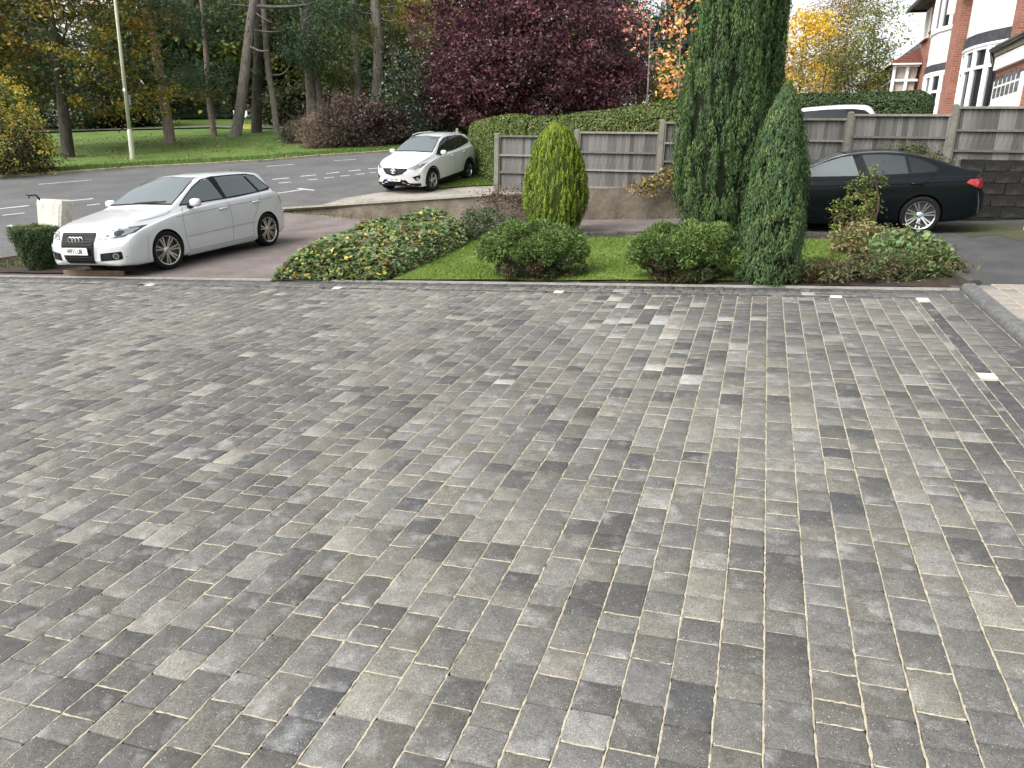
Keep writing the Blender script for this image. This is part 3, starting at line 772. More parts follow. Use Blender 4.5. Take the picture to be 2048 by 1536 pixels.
# ---------------------------------------------------------------- white hatchback
A3 = dict(xf=2.24, xr=-2.06, dense=(-.1, 1.15), maxw=.883, axles=(1.289, -1.289), arch=.345, rw=.318,
    zt=([2.24, 2.20, 2.12, 1.92, 1.5, 1.2, 1.02, .93, .75, .5, .25, .05, -.15, -.5, -1.0, -1.35, -1.56, -1.64, -1.73, -1.86, -1.95, -2.02, -2.06],
        [.60, .695, .755, .82, .895, .945, .975, 1.005, 1.10, 1.235, 1.355, 1.425, 1.455, 1.47, 1.465, 1.442, 1.412, 1.372, 1.25, 1.06, .95, .82, .62]),
    zb=([2.24, 1.9, 1.2, -1.2, -1.8, -2.09], [.20, .17, .165, .175, .22, .30]),
    w=([2.24, 2.14, 1.90, 1.5, 1.1, .5, -.5, -1.2, -1.6, -1.9, -2.09], [.78, .83, .86, .876, .880, .882, .882, .882, .868, .83, .74]),
    zs=([2.24, 1.95, 1.5, 1.0, .3, -.5, -1.2, -1.62, -1.95, -2.09], [.51, .65, .755, .845, .915, .95, .98, 1.0, .86, .52]),
    wr=([2.24, 1.95, 1.5, 1.0, .8, .5, .05, -.5, -1.2, -1.7, -1.9, -2.09], [.62, .65, .70, .715, .69, .635, .575, .57, .555, .53, .58, .62]), bowf=.17, bowr=.14)
def build_a3():
    root = empty('hatchback_car', (0, 0, 0)); tag(root, 'white five-door hatchback with large black grille parked on the red macadam', 'car')
    c = Car(A3); c.body(root, m_white)
    # windscreen and side glass
    ws = [(-.70, 1.005), (0, 1.025), (.70, 1.005), (.635, 1.20), (.53, 1.395), (0, 1.425), (-.53, 1.395), (-.635, 1.20)]
    c.decal('windscreen_seal', ws, 'front', m_black, root, .003); g = [(u * .965, 1.025 + (v - 1.005) * .93) for u, v in ws]; w_ = c.decal('windscreen', g, 'front', m_screen, root, .006)
    for k in (-1, 1): c.line('wiper', [(k * .1 - .05, 1.035), (k * .1 + .42, 1.053)], .018, 'front', m_black, w_, .012)
    side = [(.80, .98), (.55, 1.125), (.30, 1.255), (.02, 1.365), (-.25, 1.395), (-.8, 1.395), (-1.2, 1.382), (-1.42, 1.342), (-1.64, 1.09), (-1.56, 1.05), (-.6, 1.0)]
    fr = [(.74, 1.0), (.53, 1.12), (.30, 1.24), (.02, 1.345), (-.14, 1.363), (-.245, 1.013)]
    rd = [(-.31, 1.373), (-.8, 1.373), (-1.05, 1.366), (-1.20, 1.047), (-.335, 1.018)]
    qt = [(-1.12, 1.362), (-1.20, 1.358), (-1.40, 1.32), (-1.585, 1.09), (-1.27, 1.055)]
    for sg, ax in ((1, 'left'), (-1, 'right')):
        c.decal('window_surround', side, ax, m_black, root, .003)
        for nm, pl in (('front_window', fr), ('rear_window', rd), ('quarter_window', qt)): c.decal(nm, pl, ax, m_screen, root, .0065)
        # doors, seams
        d1 = [(.74, .955), (.86, .80), (.86, .40), (.80, .235)]; d2 = [(-.29, .985), (-.30, .6), (-.27, .235)]; d3 = [(-1.20, 1.01), (-1.05, .78), (-.86, .50), (-.86, .245)]
        for p in (d1, d2, d3): c.line('door_seam', p, .010, ax, m_gapw, root)
        c.line('sill_seam', [(.82, .24), (-.86, .245)], .010, ax, m_gapw, root); c.line('waist_crease', [(1.0, .82), (0, .865), (-1.5, .905)], .008, ax, m_gapw, root)
        rub = [(.80, .485), (-.90, .52), (-.90, .565), (.80, .53)]; c.decal('rubbing_strip', rub, ax, m_white, root, .012, th=0)
        c.line('strip_shadow', [(.80, .482), (-.90, .517)], .008, ax, m_gapw, root, .004)
        c.line('bumper_seam', [(1.66, .62), (1.70, .40), (1.70, .22)], .008, ax, m_gapw, root)
        for x in (-.12, -1.02): handle(c, root, x, .845 if x > -.5 else .875, sg, m_white)
        mirror(c, root, .62, .945, sg, m_white)
        sk = [(.86, .17), (-.90, .18), (-.90, .225), (.86, .215)]; c.decal('side_skirt', sk, ax, m_white, root, .018)
        # lamps
        hl = [(.405, .60), (.74, .635), (.81, .68), (.805, .77), (.66, .76), (.47, .72)]; hl = hl if sg > 0 else mirror_poly(hl)[::-1]
        h_ = c.decal('headlamp', hl, 'front', m_lampdark, root, .004)
        inn = [(.445, .615), (.73, .65), (.785, .687), (.782, .752), (.66, .742), (.49, .705)]; inn = inn if sg > 0 else mirror_poly(inn)[::-1]; c.decal('lens', inn, 'front', m_lamp, h_, .007)
        for yy, zz, r in ((.555, .662, .032), (.68, .697, .042)):
            pl = [(sg * yy + r * math.cos(a), zz + r * .8 * math.sin(a)) for a in np.linspace(0, 2 * math.pi, 14, endpoint=False)]; c.decal('reflector', pl, 'front', m_lampdark, h_, .009, .03)
        fg = [(.41, .285), (.72, .30), (.80, .335), (.74, .425), (.43, .405)]; fg = fg if sg > 0 else mirror_poly(fg)[::-1]; f_ = c.decal('fog_grille', fg, 'front', m_black, root, .004)
        pl = [(sg * .665 + .046 * math.cos(a), .358 + .044 * math.sin(a)) for a in np.linspace(0, 2 * math.pi, 18, endpoint=False)]; c.decal('fog_lamp_ring', pl, 'front', m_chrome, f_, .008, .03)
        pl = [(sg * .665 + .036 * math.cos(a), .358 + .034 * math.sin(a)) for a in np.linspace(0, 2 * math.pi, 18, endpoint=False)]; c.decal('fog_lamp', pl, 'front', m_lampdark, f_, .011, .03)
        for zz in (.325, .35, .378): c.line('fog_slat', [(sg * .485, zz), (sg * .60, zz + .004)], .008, 'front', m_gap, f_, .012)
        tl = [(-1.80, .80), (-1.74, .92), (-1.80, 1.0), (-1.95, .96), (-2.00, .82)]; c.decal('tail_lamp', tl, ax, m_tail, root, .005)
    gr = [(-.345, .715), (.345, .715), (.36, .70), (.345, .52), (.30, .275), (.27, .255), (-.27, .255), (-.30, .275), (-.345, .52), (-.36, .70)]
    c.decal('grille_frame', [(u * 1.10, .485 + (v - .485) * 1.07) for u, v in gr], 'front', m_white, root, .004)
    G = c.decal('grille', gr, 'front', m_black, root, .014)
    for z in np.linspace(.285, .69, 12):
        hw = np.interp(z, [.255, .275, .52, .70], [.27, .29, .335, .345]) - .012
        if .385 < z < .51: continue
        c.line('grille_bar', [(-hw, z), (hw, z)], .011, 'front', m_gap, G, .024)
    mb = MB()
    for k in range(4):
        p, n = c.cast(-.108 + .072 * k, .615, 'front'); M = front_frame(Vector((c.cast(0, .615, 'front')[0].x - .004 * abs(k - 1.5), p.y, p.z)) + Vector((.034, 0, 0)), Vector((1, 0, 0)))
        prof = [(.048 + .0085 * math.cos(a), .0075 * math.sin(a)) for a in np.linspace(0, 2 * math.pi, 8, endpoint=False)]; mb.lathe(prof, 28, M, closed=True)
    mb.build('ring_emblem', m_chrome, root, smooth=True)
    plate(c, root, 0, .45, 'WP11 LBE', .52, .111, out=.032)
    lip = [(-.62, .205), (.62, .205), (.52, .235), (.36, .245), (.30, .212), (-.30, .212), (-.36, .245), (-.52, .235)]
    c.decal('lower_lip', [(-.60, .203), (.60, .203), (.42, .222), (-.42, .222)], 'front', m_black, root, .010)
    c.line('bonnet_seam', [(.40, .715), (0, .725), (-.40, .715)], .009, 'front', m_gapw, root)
    for sg in (1, -1): c.line('bonnet_seam', [(1.95, sg * .60), (1.6, sg * .73), (1.2, sg * .78), (1.0, sg * .77)], .009, 'top', m_gapw, root)
    mb = MB(); mb.tube([(-1.40, 0, 1.40), (-1.51, 0, 1.455)], [.018, .006], 8); mb.build('aerial', m_black, root)
    hw = [(-.50, 1.05), (.50, 1.05), (.44, 1.27), (-.44, 1.27)]; c.decal('rear_screen', hw, 'rear', m_tint, root, .004)
    for x, st in ((1.289, -.12), (-1.289, 0)):
        for sg in (1, -1): wheel(root, x, sg * (.882 - .115), .318, .235, .225, 7, m_alloy, sg, st, True)
    return root, c
a3, a3c = build_a3()
_f = hit(338, 538); _r = hit(531, 492); _d = (_f - _r)[:2]; _d /= np.linalg.norm(_d)
_lft = np.array([-_d[1], _d[0]]); _c = (_f + _r)[:2] / 2 - _lft * .80
place_car(a3, *_c, _d, lambda x, y: H(x, y) + .006)
a3.matrix_world = a3.matrix_world @ Matrix.Scale(1.07, 4)

# ---------------------------------------------------------------- white crossover
CX = dict(xf=2.30, xr=-2.24, dense=(.0, 1.25), maxw=.92, axles=(1.36, -1.34), arch=.405, rw=.355,
    zt=([2.30, 2.26, 2.15, 1.9, 1.5, 1.25, 1.12, .95, .7, .4, .12, -.15, -.6, -1.1, -1.55, -1.85, -1.95, -2.05, -2.15, -2.2, -2.24],
        [.74, .86, .95, 1.02, 1.09, 1.13, 1.16, 1.245, 1.38, 1.53, 1.63, 1.67, 1.69, 1.675, 1.63, 1.56, 1.47, 1.28, 1.08, .95, .75]),
    zb=([2.30, 2.0, 1.2, -1.2, -1.9, -2.24], [.25, .21, .22, .22, .27, .36]),
    w=([2.30, 2.15, 1.9, 1.5, 1.0, 0, -1.2, -1.7, -2.05, -2.24], [.74, .84, .895, .915, .918, .918, .918, .905, .85, .76]),
    zs=([2.30, 2.0, 1.5, 1.0, 0, -1.2, -1.7, -2.05, -2.24], [.62, .80, .92, 1.0, 1.07, 1.13, 1.16, .98, .65]),
    wr=([2.30, 2.0, 1.5, 1.1, .8, .4, .1, -.6, -1.5, -1.9, -2.24], [.58, .69, .74, .745, .70, .63, .60, .595, .57, .56, .62]), bowf=.30, bowr=.14)
def build_cx():
    root = empty('crossover_car', (0, 0, 0)); tag(root, 'white crossover with black lower cladding parked half on the verge by the hedge', 'car')
    c = Car(CX); c.body(root, m_white2)
    ws = [(-.73, 1.19), (0, 1.21), (.73, 1.19), (.66, 1.40), (.555, 1.61), (0, 1.64), (-.555, 1.61), (-.66, 1.40)]
    c.decal('windscreen_seal', ws, 'front', m_black, root, .003); c.decal('windscreen', [(u * .965, 1.215 + (v - 1.19) * .92) for u, v in ws], 'front', m_screen, root, .006)
    side = [(.92, 1.10), (.66, 1.27), (.36, 1.45), (.05, 1.565), (-.3, 1.60), (-.9, 1.595), (-1.35, 1.555), (-1.72, 1.38), (-1.60, 1.29), (-.5, 1.165)]
    fr = [(.83, 1.13), (.64, 1.26), (.36, 1.425), (.05, 1.54), (-.20, 1.572), (-.22, 1.165)]; rd = [(-.30, 1.575), (-.9, 1.572), (-1.14, 1.555), (-1.16, 1.265), (-.32, 1.175)]; qt = [(-1.22, 1.54), (-1.34, 1.527), (-1.64, 1.375), (-1.52, 1.305), (-1.24, 1.275)]
    for sg, ax in ((1, 'left'), (-1, 'right')):
        c.decal('window_surround', side, ax, m_black, root, .003)
        for nm, pl in (('front_window', fr), ('rear_window', rd), ('quarter_window', qt)): c.decal(nm, pl, ax, m_tint, root, .0065)
        c.decal('sill_cladding', [(.96, .225), (-.95, .225), (-.95, .42), (-.5, .39), (.96, .34)], ax, m_black, root, .010)
        for xa in (1.36, -1.34):
            arc = [(xa + .47 * math.cos(a), .355 + .47 * math.sin(a)) for a in np.linspace(-.18, math.pi + .18, 22)] + [(xa + .412 * math.cos(a), .355 + .412 * math.sin(a)) for a in np.linspace(math.pi + .16, -.16, 22)]
            c.decal('arch_cladding', arc, ax, m_black, root, .012, .05)
        for p in ([(.80, 1.09), (.88, .85), (.86, .40)], [(-.26, 1.15), (-.27, .8), (-.25, .40)], [(-1.20, 1.24), (-1.02, .95), (-.85, .66), (-.84, .42)]): c.line('door_seam', p, .011, ax, m_gapw, root)
        for x in (-.08, -1.0): handle(c, root, x, 1.0 if x > -.5 else 1.04, sg, m_white2)
        mirror(c, root, .70, 1.10, sg, m_white2, 1.1)
        hl = [(.42, .80), (.60, .775), (.80, .82), (.865, .93), (.78, .925), (.60, .87)]; hl = hl if sg > 0 else mirror_poly(hl)[::-1]; h_ = c.decal('headlamp', hl, 'front', m_lampdark, root, .004)
        inn = [(.46, .802), (.60, .788), (.785, .83), (.84, .912), (.78, .908), (.61, .86)]; inn = inn if sg > 0 else mirror_poly(inn)[::-1]; c.decal('lens', inn, 'front', m_lamp, h_, .007)
        fg = [(.60, .545), (.80, .60), (.80, .50), (.74, .43), (.69, .43)]; fg = fg if sg > 0 else mirror_poly(fg)[::-1]; f_ = c.decal('fog_recess', fg, 'front', m_black, root, .006)
        pl = [(sg * .735 + .04 * math.cos(a), .487 + .04 * math.sin(a)) for a in np.linspace(0, 2 * math.pi, 14, endpoint=False)]; c.decal('fog_lamp', pl, 'front', m_lamp, f_, .012, .04)
        tl = [(-1.86, 1.02), (-1.80, 1.10), (-1.95, 1.14), (-2.10, 1.06), (-2.12, .98)]; c.decal('tail_lamp', tl, ax, m_tail, root, .005)
        mb = MB(); mb.tube([(.0, sg * .575, 1.645), (-.3, sg * .575, 1.685), (-1.2, sg * .56, 1.67), (-1.5, sg * .55, 1.635)], [.012, .016, .016, .012], 6); mb.build('roof_rail', m_white2, root, smooth=True)
    gr = [(-.46, .80), (0, .825), (.46, .80), (.43, .73), (.30, .64), (0, .585), (-.30, .64), (-.43, .73)]
    c.decal('grille_frame', [(u * 1.05, .70 + (v - .70) * 1.09) for u, v in gr], 'front', m_chrome, root, .005); c.decal('grille', gr, 'front', m_black, root, .012)
    p, n = c.cast(0, .735, 'front'); mb = MB(); M = front_frame(p + Vector((.045, 0, 0)), Vector((1, 0, 0)))
    prof = [(.078 + .011 * math.cos(a), .008 * math.sin(a)) for a in np.linspace(0, 2 * math.pi, 8, endpoint=False)]; M2 = M @ Matrix.Diagonal((1.12, .9, 1, 1)); mb.lathe(prof, 28, M2, closed=True)
    mb.tube([tuple(M @ Vector(q)) for q in ((-.082, .028, 0), (-.03, .012, .004), (0, -.012, .004), (.03, .012, .004), (.082, .028, 0))], .011, 6); mb.build('winged_emblem', m_chrome, root, smooth=True)
    c.decal('lower_cladding', [(-.80, .25), (.80, .25), (.80, .34), (.50, .36), (.40, .46), (-.40, .46), (-.50, .36), (-.80, .34)], 'front', m_black, root, .008)
    c.line('bumper_trim', [(-.62, .30), (0, .285), (.62, .30)], .03, 'front', m_gap, root, .016)
    plate(c, root, 0, .475, 'LX63 OBU', .52, .111, blue=True, out=.03)
    for sg in (1, -1): c.line('bonnet_seam', [(2.1, sg * .66), (1.7, sg * .77), (1.3, sg * .79), (1.15, sg * .77)], .01, 'top', m_gapw, root)
    c.decal('rear_screen', [(-.52, 1.28), (.52, 1.28), (.46, 1.52), (-.46, 1.52)], 'rear', m_tint, root, .004)
    for x, st in ((1.36, -.10), (-1.34, 0)):
        for sg in (1, -1): wheel(root, x, sg * (.918 - .12), .355, .235, .225, 5, m_alloy2, sg, st, True)
    return root, c
cx, cxc = build_cx()
_f = hit(862, 384, HN, 12); _r = _f + np.append(math.cos(.12) * E2 + math.sin(.12) * E1, 0) * 2.7; _d = (_f - _r)[:2]; _d /= np.linalg.norm(_d)
_lft = np.array([-_d[1], _d[0]]); _c = (_f + _r)[:2] / 2 - _lft * .80
place_car(cx, *_c, _d, lambda x, y: HN(x, y) + .02, .0)
cx.matrix_world = cx.matrix_world @ Matrix.Scale(.95, 4)

# ---------------------------------------------------------------- black saloon
B5 = dict(xf=2.40, xr=-2.50, dense=(-2.3, -.9), maxw=.93, axles=(1.57, -1.40), arch=.365, rw=.335,
    zt=([2.40, 2.36, 2.2, 1.9, 1.5, 1.15, 1.0, .8, .5, .2, -.05, -.35, -.7, -1.0, -1.3, -1.6, -1.8, -1.95, -2.2, -2.38, -2.44, -2.48, -2.50],
        [.62, .70, .78, .85, .92, .965, .99, 1.07, 1.20, 1.325, 1.40, 1.445, 1.46, 1.445, 1.395, 1.305, 1.23, 1.175, 1.125, 1.115, 1.09, .95, .75]),
    zb=([2.40, 2.0, 1.2, -1.2, -2.0, -2.50], [.20, .17, .17, .18, .24, .33]),
    w=([2.40, 2.2, 1.9, 1.4, .8, 0, -1.2, -1.8, -2.2, -2.42, -2.50], [.72, .82, .89, .922, .93, .93, .93, .918, .88, .82, .77]),
    zs=([2.40, 2.0, 1.5, 1.0, 0, -1.0, -1.8, -2.3, -2.50], [.52, .70, .80, .87, .925, .96, .985, .985, .62]),
    wr=([2.40, 2.0, 1.4, 1.0, .7, .3, -.05, -.7, -1.2, -1.7, -2.0, -2.3, -2.50], [.58, .70, .76, .75, .69, .61, .585, .58, .57, .575, .66, .68, .66]), bowf=.34, bowr=.22)
def build_b5():
    root = empty('saloon_car', (0, 0, 0)); tag(root, 'black saloon with double-spoke silver alloy wheels parked along the grey fence', 'car')
    c = Car(B5); c.body(root, m_bk)
    ws = [(-.72, 1.0), (0, 1.02), (.72, 1.0), (.65, 1.19), (.535, 1.375), (0, 1.40), (-.535, 1.375), (-.65, 1.19)]
    c.decal('windscreen', ws, 'front', m_screen, root, .005)
    c.decal('rear_screen', [(-.50, 1.20), (.50, 1.20), (.46, 1.37), (-.46, 1.37)], 'rear', m_tint, root, .004)
    side = [(.86, .975), (.6, 1.115), (.32, 1.24), (0, 1.345), (-.35, 1.388), (-.75, 1.395), (-1.1, 1.36), (-1.38, 1.285), (-1.60, 1.17), (-1.64, 1.11), (-1.57, 1.06), (-.5, 1.005)]
    fr = [(.80, .992), (.59, 1.105), (.32, 1.22), (0, 1.322), (-.20, 1.352), (-.33, 1.012)]; rd = [(-.36, 1.362), (-.75, 1.370), (-1.06, 1.338), (-1.13, 1.05), (-.50, 1.022)]; qt = [(-1.12, 1.325), (-1.37, 1.258), (-1.565, 1.16), (-1.595, 1.11), (-1.55, 1.075), (-1.185, 1.055)]
    for sg, ax in ((1, 'left'), (-1, 'right')):
        c.decal('window_surround', side, ax, m_black, root, .003); c.decal('front_window', fr, ax, m_screen, root, .0065)
        c.decal('rear_window', rd, ax, m_glass, root, .0065); c.decal('quarter_window', qt, ax, m_tint, root, .0065)
        for p in ([(.80, .965), (.86, .8), (.84, .45), (.78, .24)], [(-.42, 1.0), (-.44, .7), (-.42, .25)], [(-1.56, 1.05), (-1.38, .88), (-1.12, .70), (-.98, .5), (-.95, .26)], [(.78, .24), (-.95, .255)]): c.line('door_seam', p, .009, ax, m_well, root)
        c.line('swage_line', [(1.3, .80), (0, .845), (-1.2, .885), (-2.2, .93)], .016, ax, m_well, root)
        c.decal('sill', [(1.15, .18), (-1.0, .19), (-1.0, .255), (1.15, .24)], ax, m_bk, root, .022)
        for x in (-.20, -1.27): handle(c, root, x, .845 if x > -.5 else .885, sg, m_bk)
        mirror(c, root, .68, .965, sg, m_bk)
        tl = [(-2.05, .90), (-2.10, .955), (-2.44, .975), (-2.47, .80), (-2.30, .79)]; c.decal('tail_lamp', tl, ax, m_tail, root, .008, .04)
        tr = [(.42, .80), (.80, .80), (.80, .96), (.42, .96)]; c.decal('tail_lamp', tr if sg > 0 else mirror_poly(tr)[::-1], 'rear', m_tail, root, .006)
        hl = [(.45, .62), (.80, .65), (.83, .74), (.50, .70)]; c.decal('headlamp', hl if sg > 0 else mirror_poly(hl)[::-1], 'front', m_lamp, root, .005)
    for sg in (1, -1): c.decal('kidney_grille', [(sg * .03, .50), (sg * .26, .50), (sg * .24, .68), (sg * .03, .68)][::sg], 'front', m_chrome, root, .005)
    mb = MB(); mb.add([(-1.02, -.02, 1.43), (-1.02, .02, 1.43), (-1.17, .018, 1.41), (-1.17, -.018, 1.41), (-1.15, 0, 1.475)], [(0, 1, 4), (1, 2, 4), (2, 3, 4), (3, 0, 4)]); mb.build('aerial_fin', m_bk, root)
    hub = mat_new('blue_white_roundel', (.25, .35, .55), .3)
    for x in (1.57, -1.40):
        for sg in (1, -1): wheel(root, x, sg * (.93 - .13), .335, .243, .245, 7, m_alloy2, sg, 0, True, hub)
    return root, c
b5, b5c = build_b5()
_w = hit(1832, 467); _d = -E1; _lft = np.array([-_d[1], _d[0]])
_c = _w[:2] + _d * 1.40 - _lft * .80
place_car(b5, *_c, _d, lambda x, y: H(x, y) + .008, 0, 1.45)

# ---------------------------------------------------------------- white car behind the fence: only its roof shows
def build_hidden():
    root = empty('hatchback_car', (0, 0, 0)); tag(root, 'white car behind the fence with only its roof and dark side windows showing', 'car')
    c = Car(A3); c.body(root, m_white)
    for sg, ax in ((1, 'left'), (-1, 'right')):
        c.decal('window_surround', [(.80, .965), (.55, 1.10), (.30, 1.22), (.02, 1.325), (-.25, 1.352), (-.8, 1.352), (-1.3, 1.318), (-1.52, 1.27), (-1.76, 1.06), (-1.68, 1.035), (-.6, .985)], ax, m_black, root, .003)
        c.decal('front_window', [(.74, .985), (.53, 1.095), (.30, 1.205), (.02, 1.305), (-.14, 1.322), (-.245, .998)], ax, m_tint, root, .0065)
        c.decal('rear_window', [(-.31, 1.332), (-.8, 1.332), (-1.13, 1.312), (-1.26, 1.033), (-.335, 1.003)], ax, m_tint, root, .0065)
        mirror(c, root, .62, .945, sg, m_white)
    c.decal('windscreen', [(-.66, 1.0), (.66, 1.0), (.51, 1.355), (-.51, 1.355)], 'front', m_screen, root, .006)
    for x in (1.289, -1.289):
        for sg in (1, -1): wheel(root, x, sg * .767, .318, .235, .225, 5, m_alloy, sg)
    return root
hc = build_hidden()
place_car(hc, *ab(1.0, 19.4), -E1, lambda x, y: HN(x, y) + .02)
hc.matrix_world = hc.matrix_world @ Matrix.Scale(1.04, 4)

# ================================================================== PLANTS
def leaf_mat(name, trans=.25, rough=.55, spec=.35):
    m = mat_new(name, (.1, .1, .1), rough, spec=spec); t = NT(m); c = t.attr(); t.color(c)
    tr = t.new('ShaderNodeBsdfTranslucent'); mx = t.new('ShaderNodeMixShader'); mx.inputs[0].default_value = trans
    out = t.n['Material Output']; t.l.new(c, tr.inputs[0]); t.l.new(t.b.outputs[0], mx.inputs[1]); t.l.new(tr.outputs[0], mx.inputs[2]); t.l.new(mx.outputs[0], out.inputs[0])
    return m
m_leaf = leaf_mat('leaf'); m_needle = leaf_mat('needle', .12, .6, .3); m_glossy = leaf_mat('glossy_leaf', .12, .35, .5)
def bark(name, c0, c1, sc=9):
    m = mat_new(name, c0, .95, spec=.2); t = NT(m); v = t.coord('Object', (1, 1, .22)); f = t.noise(sc, 6, .7, v, .6)
    t.color(t.ramp(f, [(.32, c0), (.62, c1)])); t.bump(f, .9, .05); return m
m_bark = bark('grey_bark', (.085, .074, .065), (.23, .205, .18)); m_barkd = bark('dark_bark', (.03, .026, .022), (.085, .074, .062)); m_barkp = bark('pine_bark', (.12, .09, .072), (.28, .215, .18)); m_twig = bark('twig_bark', (.06, .042, .03), (.12, .085, .06), 30)
m_birch = bark('birch_bark', (.10, .09, .08), (.30, .28, .26), 14)

def unit(v): return v / (np.linalg.norm(v, axis=-1, keepdims=True) + 1e-9)
def leaves(P, nrm, axis, L, W):
    n = len(P); L = np.broadcast_to(np.asarray(L, float), n)[:, None]; W = np.broadcast_to(np.asarray(W, float), n)[:, None]
    axis = unit(axis - nrm * np.sum(axis * nrm, 1, keepdims=True)); side = np.cross(nrm, axis); bend = nrm * (L * .10)
    V = np.stack([P - axis * L / 2, P + side * W / 2 + bend, P + axis * L / 2, P - side * W / 2 + bend], 1).reshape(-1, 3)
    return V, np.arange(4 * n).reshape(n, 4)
def jit(c, n, r, s=.22, h=.08):
    c = np.asarray(c, float); c = np.broadcast_to(c, (n, 3)); v = np.exp(r.normal(0, s, (n, 1))); return np.clip(c * LEAF_GAIN * v * np.exp(r.normal(0, h, (n, 3))), 0, .85)
LEAF_GAIN = 1.55
def pick(pal, n, r):
    """pal: [(weight, colour)]"""
    w = np.array([p[0] for p in pal], float); w /= w.sum(); i = r.choice(len(pal), n, p=w); return np.array([p[1] for p in pal], float)[i]
def foliage(name, P, N, A, L, W, C, parent, m=None):
    V, F = leaves(P, N, A, L, W); return obj(name, mesh_np(name, V, F, m or m_leaf, C), parent)
def sph(n, r):
    v = r.normal(size=(n, 3)); return unit(v)
def lump(d, seed):
    """smooth uneven multiplier over directions"""
    q = np.random.default_rng(seed); s = np.zeros(len(d))
    for k in range(7):
        w = unit(q.normal(size=3)) * q.uniform(1.5, 5.0); s += math.sin(1) * 0 + np.sin(d @ w + q.uniform(0, 6.28)) * .11
    return 1 + s
def blob_crown(r, center, radii, nclump, per, rc, L, W, palf, seed, inner=.35, flat=.6, zmin=None, droop=0.0):
    per = max(6, int(per * .66)); L, W = L * 1.14, W * 1.16
    d = sph(nclump, r); rad = (inner + (1 - inner) * r.random(nclump) ** .45) * lump(d, seed)
    Cn = np.array(center) + d * np.array(radii) * rad[:, None]
    if zmin is not None: Cn = Cn[Cn[:, 2] > zmin]
    k = len(Cn); cc = palf(Cn, r)
    cl = np.repeat(np.arange(k), per); n = len(cl)
    off_ = r.normal(size=(n, 3)) * np.array([1, 1, flat]) * rc * np.repeat(np.exp(r.normal(0, .3, k)), per)[:, None]
    off_[:, 2] -= droop * (off_[:, 0] ** 2 + off_[:, 1] ** 2) / rc
    P = Cn[cl] + off_
    nr = unit(r.normal(size=(n, 3)) * .75 + np.array([0, 0, .75])); ax = r.normal(size=(n, 3))
    return P, nr, ax, L * np.exp(r.normal(0, .25, n)), W * np.exp(r.normal(0, .25, n)), jit(cc[cl], n, r), Cn
def limbs(mb, base, fork, targets, r0, r, seg=6, wob=.12):
    for t in targets:
        a, b = np.array(fork), np.array(t); m1 = a * .55 + b * .45 + r.normal(0, wob, 3) * np.linalg.norm(b - a) + np.array([0, 0, .08 * np.linalg.norm(b - a)])
        pts = catmull([a, m1, b], 4); mb.tube(pts, list(np.linspace(r0, r0 * .12, len(pts))), seg, cap=False)
def tree(name, label, base, trunk_pts, r0, r1, crown, m_tr, group=None, cat='tree', m_lf=None, nlimb=14, limb_r=.35, seed=1, seg=10):
    """trunk_pts absolute, first = base; crown: tuple from blob_crown or None"""
    r = np.random.default_rng(seed); b = np.array(base)
    o = empty(name, tuple(b)); tag(o, label, cat, group)
    T = [np.array(p) - b for p in trunk_pts]; T[0] = T[0] - np.array([0, 0, .25]); pts = catmull(T, 5); n = len(pts)
    rad = np.interp(np.linspace(0, 1, n), [0, .06, 1], [r0 * 1.35, r0, r1])
    mb = MB(); mb.tube(pts, list(rad), seg)
    if crown is not None:
        P, N, A, L, W, C, Cn = crown
        sel = r.choice(len(Cn), min(nlimb, len(Cn)), replace=False)
        for i in sel:
            q = Cn[i] - b; zt_ = max(min(q[2] - .25 * np.linalg.norm(q[:2]), pts[-1][2]), pts[-1][2] * .35); j = int(np.argmin(np.abs(pts[:, 2] - zt_))); limbs(mb, None, pts[j], [q], rad[j] * limb_r, r)
        foliage('crown', P - b, N, A, L, W, C, o, m_lf)
    mb.build('trunk', m_tr, o, smooth=True); return o
def pal(*ws): return lambda Cn, r: pick(ws, len(Cn), r)
DK = [(3, (.022, .040, .018)), (3, (.032, .055, .022)), (1.5, (.045, .065, .022))]
OL = [(3, (.055, .075, .02)), (2, (.085, .095, .022)), (1, (.12, .11, .022)), (1, (.035, .05, .02))]
BR = [(3, (.10, .055, .018)), (2, (.13, .075, .02)), (2, (.075, .06, .02)), (1, (.05, .05, .02))]
YG = [(3, (.13, .15, .025)), (2, (.09, .12, .025)), (1, (.2, .19, .03))]
rv = np.random.default_rng(5)

# ---- autumn maple by the lamp post
def maple():
    b = hit(137, 316); k = 34.8 / FPX; c = pt(92, 45, 35.5)
    def pf(Cn, r):
        s = np.clip((Cn[:, 0] - c[0]) / 4.5, -1, 1); n = len(Cn); u = r.random(n)
        g = pick([(3, (.045, .055, .016)), (2, (.075, .075, .018)), (1, (.03, .042, .016))], n, r); y = pick([(3, (.20, .155, .022)), (3, (.14, .12, .02)), (.7, (.24, .14, .02)), (.2, (.26, .11, .02))], n, r)
        return np.where((u < .20 + .40 * (s + .10))[:, None], y, g)
    cr = blob_crown(rv, c, (4.5, 4.2, 5.6), 400, 105, .42, .17, .10, pf, 11, .3, .45, zmin=b[2] + 2.3, droop=.15)
    tree('maple_tree', 'maple turning yellow and orange with dark bare trunk beside the lamp post', b, [b, b + (0.05, 0, 2.2), b + (.1, 0, 4.6), b + (-.1, .1, 8)], .29, .12, cr, m_barkd, nlimb=26, seed=3)
maple()
